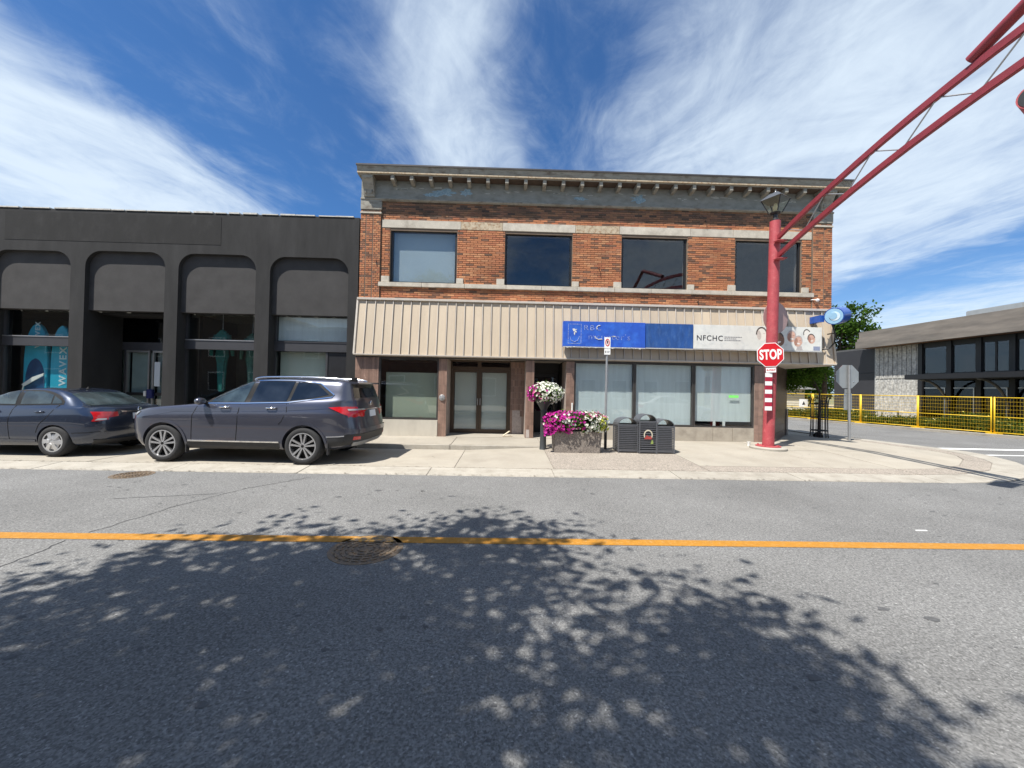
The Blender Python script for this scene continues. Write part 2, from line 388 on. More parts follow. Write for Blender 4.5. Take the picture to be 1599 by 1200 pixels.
fw += [([(8.6, 8.2), in2[1], in2[2], in2[3], (10.6, 10.1), (8.6, 10.1)], 'concrete', 0), ([(10.6, 10.1), in2[3], in2[4], in2[5], in2[6], in2[7], (10.6, 11.9)], 'concrete', 0), (rect(8.6, 10.6, 10.1, 11.9), 'concrete', 0)]
fw += [(rect(7.2, 10.6, 11.9, 15), 'concrete', 0), ([(10.6, 11.9), in2[7], in2[8], (10.6, 15)], 'concrete', 0), ([(10.3, 15), in2[8], in2[9], (10.3, 18)], 'concrete', 0), ([(10.3, 18), in2[9], in2[11], (10.3, 30)], 'concrete', 0)]
paving('pavement', fw, 'slab')
tag(part(B(-150, 13, -9, 1.1, -.05, .13), 'near_pavement', MATS['concrete']), kind='structure')
# ground beyond the side street
v = [(FK(y), y) for y in (13.5, 18, 24, 40, 60)]
mb = MB(); n = len(v)
mb.add([(x+.35, y, .09) for x, y in v]+[(90, y, .12) for x, y in v], [(i, n+i, n+i+1, i+1) for i in range(n-1)])
tag(part(mb, 'verge', MATS['dirt']), kind='structure')
mb = MB()
for (x0, y0), (x1, y1) in zip(v, v[1:]): mb.prism([(x0, y0, -.04), (x0+.36, y0, -.04), (x0+.36, y0, .11), (x0, y0, .11)], (x1-x0, y1-y0, 0))
tag(part(mb, 'far_kerb', MATS['kerb_concrete']), kind='structure')
tag(part(B(FK(7.2)+6.4, 90, 7.4, 13.4, -.05, .1), 'corner_pavement', MATS['concrete']), kind='structure')

# manhole and drain covers
def manhole(x, y, r, z, label, rings):
    t = thing('manhole_cover', label, 'manhole', (x, y, z))
    part(MB().lathe([(0, .004), (r, .004), (r*1.0, -.02)], (x, y, z), 36), 'frame', MATS['iron'], t)
    mb = MB()
    for k in range(rings):
        a = r*(.2+.75*k/rings); nn = 6+4*k
        for i in range(nn):
            t0 = 2*math.pi*(i+.1)/nn; t1 = 2*math.pi*(i+.8)/nn; w = r*.05
            mb.add([(x+q*math.cos(s), y+q*math.sin(s), z+h) for h in (.004, .012) for q, s in ((a, t0), (a, t1), (a+w, t1), (a+w, t0))], [(4, 5, 6, 7), (0, 1, 5, 4), (1, 2, 6, 5), (2, 3, 7, 6), (3, 0, 4, 7)])
    part(mb, 'raised_pattern', MATS['iron'], t)
    return t
mh = manhole(-1.35, 3.93, .36, 0, 'large round iron manhole cover set across the yellow centre line', 5)
manhole(-6.47, 6.9, .3, 0, 'round iron drain cover in the asphalt by the gutter beside the grey SUV', 4)
part(MB().add([(-1.60, 4.085, .0135), (-1.12, 4.085, .0135), (-1.16, 4.20, .0135), (-1.30, 4.235, .0135), (-1.45, 4.225, .0135), (-1.57, 4.19, .0135)], [tuple(range(6))]), 'line_paint', M('worn_yellow', (.5, .26, .05), .7, var=.3, scale=20, col2=(.16, .12, .08), c2at=.5, c2w=.08, c2scale=22), mh)
# gum spots on the pavement and grit in the gutter
def specks(n, xr, yr, r, z, sq=1.):
    mb = MB()
    for k in range(n):
        x = random.uniform(*xr); y = yr(x); q = random.uniform(*r); m = 6
        mb.add([(x+q*sq*random.uniform(.6, 1.3)*math.cos(2*math.pi*i/m), y+q*random.uniform(.6, 1.3)*math.sin(2*math.pi*i/m), gz(x, y)+z) for i in range(m)], [tuple(range(m))])
    return mb
M('gum', (.17, .15, .125), .9, var=.3, scale=20); M('grit', (.20, .175, .145), .95, var=.3, scale=30)
tag(part(specks(110, (-8, 9), lambda x: random.uniform(8.0, 11.4), (.008, .022), .0045), 'gum_spots', MATS['gum'], bpy.data.objects['pavement']), kind='stuff')
tag(part(specks(420, (-14, 8.5), lambda x: 7.215+abs(random.gauss(0, .03)), (.004, .014), .004, 2.), 'gutter_grit', MATS['grit'], bpy.data.objects['kerb']), kind='stuff')
tag(part(specks(260, (-14, 8.5), lambda x: 7.755+random.gauss(0, .025), (.004, .013), .004, 2.4), 'joint_grit', MATS['grit'], bpy.data.objects['kerb']), kind='stuff')

# ------------------------------------------------------------------ two-storey brick building
def brick_material(name, dark):
    m = bpy.data.materials.new(name); m.use_nodes = True; nt = m.node_tree; N = nt.nodes; L = nt.links; b = N['Principled BSDF']
    g = N.new('ShaderNodeNewGeometry'); oi = N.new('ShaderNodeObjectInfo')
    ad = N.new('ShaderNodeMath'); ad.operation = 'ADD'; L.new(oi.outputs['Random'], ad.inputs[0]); L.new(g.outputs['Random Per Island'], ad.inputs[1])
    fr = N.new('ShaderNodeMath'); fr.operation = 'FRACT'; L.new(ad.outputs[0], fr.inputs[0])
    cr = N.new('ShaderNodeValToRGB'); L.new(fr.outputs[0], cr.inputs[0]); e = cr.color_ramp; e.interpolation = 'LINEAR'
    cols = [(0, (.13, .075, .05)), (.1, (.2, .1, .06)), (.2, (.40, .155, .07)), (.45, (.46, .19, .085)), (.7, (.36, .125, .06)), (.85, (.52, .25, .12)), (1, (.28, .12, .07))]
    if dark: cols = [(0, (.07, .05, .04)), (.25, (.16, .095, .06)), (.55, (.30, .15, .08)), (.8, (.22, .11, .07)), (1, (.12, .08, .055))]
    e.elements[0].position = 0; e.elements[0].color = (*cols[0][1], 1); e.elements[1].position = 1; e.elements[1].color = (*cols[-1][1], 1)
    for p, c in cols[1:-1]:
        x = e.elements.new(p); x.color = (*c, 1)
    ns = N.new('ShaderNodeTexNoise'); ns.inputs['Scale'].default_value = 1.1; ns.inputs['Detail'].default_value = 6; L.new(g.outputs['Position'], ns.inputs['Vector'])
    n2 = N.new('ShaderNodeTexNoise'); n2.inputs['Scale'].default_value = 35; n2.inputs['Detail'].default_value = 4; L.new(g.outputs['Position'], n2.inputs['Vector'])
    mr = N.new('ShaderNodeMapRange'); L.new(ns.outputs[0], mr.inputs[0]); mr.inputs[1].default_value = .3; mr.inputs[2].default_value = .75; mr.inputs[3].default_value = 1.15; mr.inputs[4].default_value = .72
    m3 = N.new('ShaderNodeMapRange'); L.new(n2.outputs[0], m3.inputs[0]); m3.inputs[1].default_value = .3; m3.inputs[2].default_value = .7; m3.inputs[3].default_value = .82; m3.inputs[4].default_value = 1.16
    mu = N.new('ShaderNodeMath'); mu.operation = 'MULTIPLY'; L.new(mr.outputs[0], mu.inputs[0]); L.new(m3.outputs[0], mu.inputs[1])
    cb = N.new('ShaderNodeCombineXYZ')
    for i in range(3): L.new(mu.outputs[0], cb.inputs[i])
    mx = N.new('ShaderNodeMixRGB'); mx.blend_type = 'MULTIPLY'; mx.inputs[0].default_value = 1; L.new(cr.outputs[0], mx.inputs[1]); L.new(cb.outputs[0], mx.inputs[2])
    L.new(mx.outputs[0], b.inputs['Base Color']); b.inputs['Roughness'].default_value = .85
    bp = N.new('ShaderNodeBump'); bp.inputs['Strength'].default_value = .4; bp.inputs['Distance'].default_value = .01; L.new(n2.outputs[0], bp.inputs['Height']); L.new(bp.outputs[0], b.inputs['Normal'])
    MATS[name] = m; return m
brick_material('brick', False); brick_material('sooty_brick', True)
M('mortar', (.17, .125, .09), .95, var=.2, scale=5)
M('stone_trim', (.50, .455, .38), .85, var=.14, scale=5, bump=.2, speck=.1, col2=(.36, .32, .26), c2at=.6, c2w=.12, c2scale=3, rnd=.06)
M('cream_paint', (.45, .37, .26), .8, var=.2, scale=9, col2=(.30, .19, .11), c2at=.56, c2w=.08, c2scale=14)
M('cornice_paint', (.27, .255, .215), .75, var=.22, scale=4, bump=.2, col2=(.16, .13, .10), c2at=.6, c2w=.1, c2scale=5, stretch=(1, 1, 2.2))
M('frieze_paint', (.24, .24, .215), .75, var=.2, scale=3, bump=.25, col2=(.19, .185, .16), c2at=.58, c2w=.1, c2scale=3.5, stretch=(1, 1, 2))
M('flaking_paint', (.20, .30, .36), .8, var=.25, scale=18, bump=.4, col2=(.34, .40, .42), c2at=.55, c2w=.05, c2scale=26)
M('pale_flake', (.42, .42, .38), .8, var=.25, scale=30, bump=.4)
M('dark_flashing', (.05, .045, .045), .5, var=.2)
M('fascia_metal', (.49, .405, .30), .5, var=.07, scale=1.6, bump=.05, bscale=30, rnd=.045, col2=(.44, .36, .27), c2at=.6, c2w=.2, c2scale=1.3, stretch=(2.5, 1, .5))
M('fascia_trim', (.50, .45, .39), .5, var=.1, scale=6)
M('soffit', (.55, .49, .42), .6, var=.1)
M('tile_brown', (.235, .15, .115), .35, var=.2, scale=7, rnd=.22, spec=.6)
M('tile_shaded', (.07, .045, .037), .35, var=.2, scale=7, rnd=.22, spec=.5)  # brown tile darkened; the corner wall's shade is put into its colour
M('tile_grout', (.33, .27, .23), .9, var=.15)
M('tile_scar', (.42, .37, .34), .9, var=.25, scale=20)
M('brown_frame', (.075, .052, .036), .4, .3, var=.15)
M('dark_frame', (.06, .055, .052), .4, .3, var=.15)
M('base_metal', (.62, .58, .50), .42, .35, var=.12, scale=3, stretch=(1, 1, .4))
M('base_stone', (.36, .32, .26), .6, var=.15, scale=4, col2=(.27, .235, .19), c2at=.6, c2scale=3)
M('interior', (.13, .125, .115), .9, var=.2)
M('interior_dark', (.02, .02, .021), .9, var=.2)
M('pale_blind', (.62, .67, .67), .8, var=.1, scale=2.2, stretch=(5, 1, .4))
M('green_blind', (.33, .36, .28), .8, var=.05, scale=1.5)
M('frost_blind', (.50, .53, .50), .8, var=.06, scale=1.)
M('grey_metal', (.42, .42, .42), .4, .6, var=.1)
M('black_metal', (.022, .022, .024), .45, .3, var=.2)
M('white_plastic', (.8, .8, .76), .4, var=.04)
M('roof_felt', (.09, .09, .09), .9)
M_glass('glass', (.94, .965, .965), .02); M_glass('glass_upper', (.86, .9, .93), .02); M_glass('glass_dark', (.6, .65, .68), .0)

XL, XR, YB = -4.43, 10.15, 11.75
GY = 11.55
WINS = [(-3.53, -1.51), (-.03, 2.03), (3.57, 5.61), (7.13, 9.21)]; WZ0, WZ1 = 4.81, 6.40
bld = thing('brick_building', 'two-storey orange brick corner building with beige ribbed metal fascia and deep cornice', 'building', (3, 18, .0))
holes = [(a, b, WZ0, WZ1) for a, b in WINS]
mb = MB()
for x0, x1, z0, z1 in cells(XL, XR, 4.15, 7.95, holes): mb.box(x0, x1, YB, YB+.3, z0, z1)
wall = part(mb, 'wall', MATS['mortar'], bld)
mb = MB().box(XL, XL+.25, YB+.3, 26, .0, 7.95).box(XR-.25, XR, YB+.3, 26, 2.6, 7.95).box(XL+.25, XR-.25, 25.75, 26, 0, 7.95)
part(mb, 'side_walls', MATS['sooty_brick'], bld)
part(B(XL+.26, XR-.26, YB+.31, 25.7, 7.6, 7.9), 'roof', MATS['roof_felt'], bld)
part(B(XL+.26, XR-.26, YB+.31, 25.7, 3.6, 3.8), 'upper_floor', MATS['interior'], bld)
part(B(XL+.26, XR-.26, 14.6, 14.7, 3.81, 7.59), 'room_partition', MATS['interior'], bld)

# bricks: one by one the 300 nearest, the rest joined
CH, CL = .0637, .225
bricks = []
def courses(x0, x1, z0, z1, yf, holes, mats=None, length=CL, joint=.009):
    z = z0; row = 0
    while z+CH*.6 < z1:
        zt = min(z+CH, z1)-joint; x = x0-(length/2 if row % 2 else 0)
        while x < x1-.02:
            a, b = max(x, x0), min(x+length, x1)-joint
            segs = [(a, b)]
            for h in holes:
                if h[2] < (z+zt)/2 < h[3]:
                    ns = []
                    for p, q in segs:
                        if q <= h[0] or p >= h[1]: ns.append((p, q)); continue
                        if p < h[0]: ns.append((p, h[0]-.004))
                        if q > h[1]: ns.append((h[1]+.004, q))
                    segs = ns
            for p, q in segs:
                if q-p > .03: bricks.append((p, q, z, zt, yf+random.uniform(-.003, .003)))
            x += length
        z += CH; row += 1
lint = (-3.80, 9.53, 6.47, 6.72); sill = (-3.86, 9.58, 4.67, 4.81)
hb = [(a-.01, b+.01, WZ0-.01, 6.48) for a, b in WINS]+[lint, sill]
courses(-3.80, 9.53, 4.30, 7.29, YB-.014, hb)
for a, b, L_ in ((XL, -4.27, .16), (-4.255, -4.06, .195), (-4.045, -3.815, .115)): courses(a, b, 4.30, 6.98, YB-.06, [(-5, -3, 6.86, 6.90)], length=L_)
for a, b, L_ in ((9.545, 9.88, .17), (9.895, XR, .13)): courses(a, b, 4.30, 6.98, YB-.06, [(9, 11, 6.86, 6.90)], length=L_)
part(B(XL+.004, -3.82, YB-.052, YB-.001, 4.29, 7.0), 'pilaster', MATS['mortar'], bld)
part(B(9.54, XR-.004, YB-.052, YB-.001, 4.29, 7.0), 'pilaster', MATS['mortar'], bld)
def bmesh_brick(mb, b):
    p, q, z, zt, y = b; c = .004; y1 = YB-.0005 if y > YB-.04 else YB-.05
    mb.add([(p, y1, z), (q, y1, z), (q, y1, zt), (p, y1, zt), (p+c, y, z+c), (q-c, y, z+c), (q-c, y, zt-c), (p+c, y, zt-c)], [(4, 5, 6, 7), (0, 1, 5, 4), (1, 2, 6, 5), (2, 3, 7, 6), (3, 0, 4, 7)])
full = [b for b in bricks if abs(b[1]-b[0]-(CL-.009)) < .002]
full.sort(key=lambda b: (b[0]+.1)**2+(b[2]-EYE)**2); near = full[:300]; nearset = set(near)
mb0 = MB(); bmesh_brick(mb0, (0, CL-.009, 0, CH-.009, YB-.014)); bme = mb0.mesh('brick', MATS['brick'], recalc=False); bme2 = bme.copy(); bme2.materials.clear(); bme2.materials.append(MATS['sooty_brick'])
for b in near:
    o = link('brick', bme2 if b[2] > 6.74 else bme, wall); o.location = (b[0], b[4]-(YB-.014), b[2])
lo, hi = MB(), MB()
for b in bricks:
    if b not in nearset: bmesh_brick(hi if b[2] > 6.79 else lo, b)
tag(part(lo, 'brickwork', MATS['brick'], wall, recalc=False), kind='stuff'); tag(part(hi, 'sooty_brickwork', MATS['sooty_brick'], wall, recalc=False), kind='stuff')

# stone lintels and sills
xs = [-3.80, -1.40, -.12, 2.12, 3.49, 5.70, 7.05, 9.53]
for i, (a, b) in enumerate(zip(xs, xs[1:])):
    part(B(a+.003, b-.003, YB-.022 if i % 2 == 0 else YB-.017, YB+.1, 6.475, 6.72), 'lintel', MATS['stone_trim' if i % 2 == 0 or i > 4 else 'cream_paint'], bld, bevel=.006)
xs = [-3.86, -2.55, -1.25, .02, 1.1, 2.2, 3.35, 4.5, 5.75, 7.0, 8.3, 9.58]
for a, b in zip(xs, xs[1:]): part(B(a+.003, b-.003, YB-.075, YB+.1, 4.67, 4.80), 'sill_stone', MATS['stone_trim'], bld, bevel=.008)
for a, b in WINS:
    part(B(a-.25, a-.006, YB-.05, YB+.05, 4.805, 4.99), 'sill_block', MATS['stone_trim'], bld, bevel=.008); part(B(b+.006, b+.22, YB-.05, YB+.05, 4.805, 4.97), 'sill_block', MATS['stone_trim'], bld, bevel=.008)
for a, b in ((XL-.01, -3.80), (9.53, XR+.01)):
    part(B(a, b, YB-.085, YB-.01, 6.865, 6.915), 'cap_stone', MATS['stone_trim'], bld, bevel=.006)
    part(B(a+.005, b-.0, YB-.075, YB-.01, 6.99, 7.30), 'pilaster_block', MATS['cornice_paint'], bld, bevel=.006)
for i, (a, b) in enumerate(WINS):
    w = part(MB().box(a+.003, a+.06, YB+.05, YB+.12, WZ0, 6.47).box(b-.06, b-.003, YB+.05, YB+.12, WZ0, 6.47).box(a+.06, b-.06, YB+.05, YB+.12, 6.39, 6.47).box(a+.06, b-.06, YB+.05, YB+.12, WZ0, 4.85), 'window', MATS['black_metal'], bld)
    part(B(a+.055, b-.055, YB+.08, YB+.092, 4.845, 6.395), 'pane', MATS['glass_upper'], w)
    if i == 0: part(B(a+.06, b-.06, YB+.2, YB+.21, 4.85, 6.39), 'blind', MATS['frost_blind'], w)

# cornice
co = part(MB().prism([(XL-.01, 11.36, 7.97), (XL-.01, 11.31, 8.12), (XL-.01, 11.74, 8.12), (XL-.01, 11.74, 7.90), (XL-.01, 11.40, 7.90)], (10.44-XL, 0, 0)), 'cornice', MATS['cornice_paint'], bld)
part(B(XL-.03, 10.47, 11.285, 12.1, 8.121, 8.165), 'cap_flashing', MATS['dark_flashing'], co)
part(B(XL+.45, 9.70, 11.405, 11.698, 7.889, 7.8995), 'cornice_soffit', M('brown_board', (.075, .05, .035), .8, var=.3, scale=6), co)
part(B(XL-.012, 10.445, 11.345, 11.40, 7.925, 7.965), 'cornice_lip', MATS['cream_paint'], co)
part(B(XL, 10.16, 11.70, 11.752, 7.33, 7.899), 'frieze', MATS['frieze_paint'], co)
part(MB().prism([(XL-.005, 11.70, 7.27), (XL-.005, 11.655, 7.30), (XL-.005, 11.655, 7.335), (XL-.005, 11.70, 7.35), (XL-.005, 11.75, 7.35), (XL-.005, 11.75, 7.27)], (10.17-XL, 0, 0)), 'frieze_moulding', MATS['cornice_paint'], co)
me = MB().prism([(0, 11.39, 7.90), (0, 11.39, 7.765), (0, 11.48, 7.74), (0, 11.70, 7.72), (0, 11.70, 7.90)], (.105, 0, 0)).mesh('dentil', MATS['cornice_paint'], bevel=.005)
for k in range(24):
    o = link('dentil', me, co); o.location.x = -3.47+.566*k
me = MB().prism([(0, 11.40, 7.90), (0, 11.40, 7.82), (0, 11.47, 7.74), (0, 11.58, 7.55), (0, 11.63, 7.36), (0, 11.70, 7.34), (0, 11.70, 7.90)], (.32, 0, 0)).box(.05, .09, 11.57, 11.62, 7.44, 7.70).box(.23, .27, 11.57, 11.62, 7.44, 7.70).mesh('end_bracket', MATS['cornice_paint'], bevel=.006)
for x in (XL+.1, 9.72):
    o = link('end_bracket', me, co); o.location.x = x
part(MB().prism([(10.165, 11.5, 7.90), (10.44, 11.5, 7.90), (10.165, 11.5, 7.55)], (0, 3, 0)), 'side_cove', MATS['cornice_paint'], co)
def blob(cx, cz, rx, rz, n, y, mb):
    pts = []
    for i in range(n):
        t = 2*math.pi*i/n; k = random.uniform(.45, 1.15); pts.append((cx+rx*k*math.cos(t), y, cz+rz*k*math.sin(t)))
    mb.prism(pts, (0, .003, 0))
for x, z, rx, rz in ((-1.95, 7.58, .40, .12), (-1.25, 7.6, .22, .12), (-2.3, 7.50, .25, .07), (2.25, 7.52, .25, .06), (4.05, 7.56, .26, .14)):
    mb = MB(); blob(x, z, rx, rz, 22, 11.6965-random.random()*.006, mb); part(mb, 'paint_flake', MATS['flaking_paint'], co)
mb = MB()
for k in range(60):
    x = random.uniform(-3.6, 9.2); blob(x, 7.66+.05*math.sin(x*2.1)+random.gauss(0, .025), random.uniform(.03, .14), random.uniform(.008, .022), 9, 11.6975, mb)
tag(part(mb, 'paint_cracks', MATS['pale_flake'], co), kind='stuff')
for x, z in ((-3.93, 5.42), (2.86, 5.4), (1.2, 4.42), (6.15, 6.95), (3.05, 4.46), (5.95, 4.44)):
    part(MB().tube([(x, YB, z), (x, YB-.07, z+.01), (x, YB-.08, z-.08)], .014, 6), 'wall_hook', MATS['black_metal'], bld)
part(MB().lathe([(0, -.05), (.045, -.03), (.055, .0), (.045, .03), (0, .05)], (9.62, 11.6, 4.56), 12).tube([(9.5, 11.74, 4.6), (9.58, 11.62, 4.58)], .014), 'security_lamp', MATS['white_plastic'], bld, smooth=True)

# metal fascia: one panel between each pair of ribs
FT, FB = (11.66, 4.23), (11.44, 2.59)                   # (y, z) of the panel face at the top and the bottom
fas = part(MB().prism([(XL, FT[0]+.012, FT[1]), (XL, FB[0]+.012, FB[1]), (XL, 11.74, FB[1]), (XL, 11.74, FT[1])], (10.05-XL, 0, 0)), 'metal_fascia', MATS['fascia_metal'], bld)
NP = 54; pw = (10.05-XL)/NP
pm = MB().prism([(.01, FT[0], FT[1]-.002), (.01, FB[0], FB[1]+.002), (.01, FB[0]+.02, FB[1]+.002), (.01, FT[0]+.02, FT[1]-.002)], (pw-.03, 0, 0)).mesh('panel', MATS['fascia_metal'])
rm = MB().prism([(-.012, FT[0]-.034, FT[1]), (-.012, FB[0]-.034, FB[1]), (-.012, FB[0]+.02, FB[1]), (-.012, FT[0]+.02, FT[1])], (.02, 0, 0)).mesh('rib', MATS['fascia_trim'])
for k in range(NP):
    o = link('panel', pm, fas); o.location.x = XL+pw*k; o.location.y = random.uniform(-.004, .004)
    o = link('rib', rm, fas); o.location.x = XL+pw*k+random.uniform(-.004, .004)
part(B(XL-.02, 10.07, 11.60, 11.745, 4.231, 4.30), 'top_trim', MATS['fascia_trim'], fas, bevel=.006)
part(B(XL-.02, 10.07, 11.395, 11.50, 2.555, 2.592), 'bottom_trim', MATS['fascia_trim'], fas, bevel=.004)
part(MB().prism([(XL-.03, FT[0]-.04, FT[1]), (XL-.03, FB[0]-.04, FB[1]), (XL-.03, 11.74, FB[1]), (XL-.03, 11.74, FT[1])], (.05, 0, 0)), 'end_trim', MATS['fascia_trim'], fas)
part(MB().prism([(10.04, FT[0]-.03, FT[1]), (10.04, FB[0]-.03, FB[1]), (10.04, 15, FB[1]), (10.04, 15, FT[1])], (.06, 0, 0)), 'end_trim', MATS['fascia_metal'], fas)
part(B(XL, 10.03, 11.505, 15.2, 2.535, 2.585), 'soffit', MATS['soffit'], bld)

# ground floor
def tiled(x0, x1, yf, z0, z1, tw=.062, th=.4, depth=.2, parent=None, name='tiled_pier', scar=None):
    p = part(B(x0, x1, yf+.008, yf+depth, z0, z1), name, MATS['tile_grout'], parent or bld)
    mb = MB(); nx = max(1, round((x1-x0)/tw)); w = (x1-x0)/nx; nz = max(1, round((z1-z0)/th)); h = (z1-z0)/nz
    for i in range(nx):
        for j in range(nz):
            y = yf+random.uniform(-.002, .002)
            if scar and scar(x0+w*(i+.5), z0+h*(j+.5)): continue
            mb.box(x0+w*i+.002, x0+w*(i+1)-.002, y, yf+.012, z0+h*j+.003, z0+h*(j+1)-.003)
    tag(part(mb, 'tiles', MATS['tile_brown'], p), kind='stuff'); return p
G0 = .165
tiled(XL, -3.735, GY, G0, 2.5); tiled(-1.945, -1.70, GY, G0, 2.5, depth=.84); tiled(.67, .92, GY, G0, 2.5, depth=1.6)
tiled(1.89, 2.135, GY, G0, 2.5, depth=.84, tw=.12, th=.2); tiled(7.66, 8.26, GY, G0, 2.5, depth=.35, tw=.12, th=.25)
def scar(x, z): return x > .32 and z < .95 and (x < .55 or z < .7)
tiled(.235, .668, 12.36, G0, 2.5, tw=.06, th=.2, depth=.1, name='tiled_wall', scar=scar)
part(B(.30, .60, 12.362, 12.366, .2, .95), 'bare_patch', MATS['tile_scar'], bld)
part(B(.72, .86, GY-.006, GY+.004, .5, 1.0) if False else MB().box(.70, .80, GY-.006, GY+.004, .18, .42), 'repair_patch', MATS['tile_scar'], bld)
for a, b in ((XL, -3.735), (-1.945, -1.70), (.67, .92), (1.89, 2.135), (7.66, 8.26)): pass
part(B(XL, 8.26, 11.53, 11.72, 2.502, 2.533), 'head_beam', MATS['dark_frame'], bld)
def shopwin(x0, x1, z0, z1, blind, bx=(0, 0), bz=(0, 0), fr='dark_frame', off=.12):
    f = .045
    w = part(MB().box(x0, x0+f, GY+.02, GY+.12, z0, z1).box(x1-f, x1, GY+.02, GY+.12, z0, z1).box(x0+f, x1-f, GY+.02, GY+.12, z1-f, z1).box(x0+f, x1-f, GY+.02, GY+.12, z0, z0+f), 'shop_window', MATS[fr], bld)
    part(B(x0+f-.004, x1-f+.004, GY+.065, GY+.077, z0+f-.004, z1-f+.004), 'pane', MATS['glass'], w)
    part(B(x0+f+bx[0], x1-f-bx[1], GY+off, GY+off+.01, z0+f+bz[0], z1-f-bz[1]), 'blind', MATS[blind], w)
    return w
shopwin(-3.73, -1.95, .66, 2.5, 'green_blind', bx=(.09, .0), bz=(0, .38), off=.3)
shopwin(2.14, 3.975, .60, 2.5, 'pale_blind'); shopwin(3.98, 5.79, .60, 2.5, 'pale_blind'); w3 = shopwin(5.80, 7.655, .58, 2.5, 'pale_blind', bz=(.14, 0))
part(B(6.9, 7.2, GY+.055, GY+.06, 1.50, 1.58), 'green_sticker', M('green_paper', (.2, .75, .15), .7), w3)
for x in (6.45, 6.75): part(B(x, x+.07, GY+.10, GY+.13, .63, .76), 'ledge_peg', MATS['white_plastic'], w3)
ba = part(MB().box(-3.73, -1.95, GY+.0, GY+.15, G0, .655).box(-3.71, -3.63, GY-.012, GY+.0, G0+.01, .65).box(-1.99, -1.955, GY-.012, GY+.0, G0+.01, .65), 'base_panel', MATS['base_metal'], bld, bevel=.004)
mb = MB()
for a, b in zip((2.137, 3.0, 4.3, 5.1, 6.4, 7.0), (2.99, 4.29, 5.09, 6.39, 6.99, 7.655)): part(B(a, b, GY+.005, GY+.15, G0, .585), 'base_stone', MATS['base_stone'], bld, bevel=.004)
part(MB().lathe([(0, -.035), (.075, -.03), (.095, .0)], (-1.83, GY-.002, 1.33), 20, 'Y').lathe([(0, -.06), (.03, -.055), (.035, -.03)], (-1.83, GY-.002, 1.33), 14, 'Y'), 'fire_bell', MATS['grey_metal'], bld, smooth=40)
# interior behind the shop windows
part(B(XL+.26, 8.2, 14.0, 14.1, G0, 2.53), 'shop_partition', MATS['interior'], bld); part(B(XL+.26, 8.2, 11.9, 14, .13, G0+.01), 'shop_floor', MATS['interior'], bld)
for x in (-1.75, .72, 1.9): part(B(x, x+.05, 12.4, 14, G0+.02, 2.53), 'partition', MATS['interior_dark'], bld)
# double doors in the recess
part(MB().prism([(-1.70, 11.5, G0+.012), (.67, 11.5, G0+.012), (.67, 12.45, G0+.03), (-1.70, 12.45, G0+.03)], (0, 0, -.05)), 'entrance_step', MATS['concrete'], bld)
fr = MB().box(-1.70, -1.655, 12.36, 12.44, G0+.03, 2.53).box(.19, .235, 12.36, 12.44, G0+.03, 2.53).box(-1.655, .19, 12.36, 12.44, 2.24, 2.32).box(-1.655, .19, 12.36, 12.44, 2.47, 2.53).box(-.84, -.72, 12.36, 12.44, 2.32, 2.47)
part(fr, 'door_frame', MATS['brown_frame'], bld)
part(B(-1.655, .19, 12.40, 12.41, 2.32, 2.47), 'transom_glass', MATS['glass_dark'], bld)
for a, b, hx in ((-1.65, -.785, -.82), (-.775, .185, -.74)):
    f = .075
    d = part(MB().box(a, a+f, 12.38, 12.425, G0+.035, 2.235).box(b-f, b, 12.38, 12.425, G0+.035, 2.235).box(a+f, b-f, 12.38, 12.425, 2.15, 2.235).box(a+f, b-f, 12.38, 12.425, G0+.035, .32), 'door', MATS['brown_frame'], bld)
    part(B(a+f, b-f, 12.40, 12.41, .32, 2.15), 'pane', MATS['glass'], d)
    part(B(a+f+.01, b-f-.01, 12.47, 12.48, .32, 2.14), 'blind', MATS['frost_blind'], d)
    part(MB().tube([(hx, 12.37, 1.1), (hx, 12.33, 1.1), (hx, 12.33, 1.3), (hx, 12.37, 1.3)], .012, 8), 'handle', MATS['grey_metal'], d)
# dark side entrance
part(MB().prism([(.92, 11.5, G0+.012), (1.89, 11.5, G0+.012), (1.89, 13.1, G0+.02), (.92, 13.1, G0+.02)], (0, 0, -.05)), 'entrance_step', MATS['concrete'], bld)
d = part(B(.95, 1.86, 13.05, 13.1, G0+.02, 2.2), 'side_door', MATS['black_metal'], bld); part(B(1.05, 1.76, 13.035, 13.049, .9, 2.05), 'pane', MATS['glass_dark'], d)
part(B(1.02, 1.86, 12.98, 13.03, 2.2, 2.53), 'transom_panel', MATS['black_metal'], bld)
part(MB().tube([(2.08, GY-.02, .95), (2.08, GY-.02, 1.25)], .02), 'letter_tube', MATS['white_plastic'], bld)
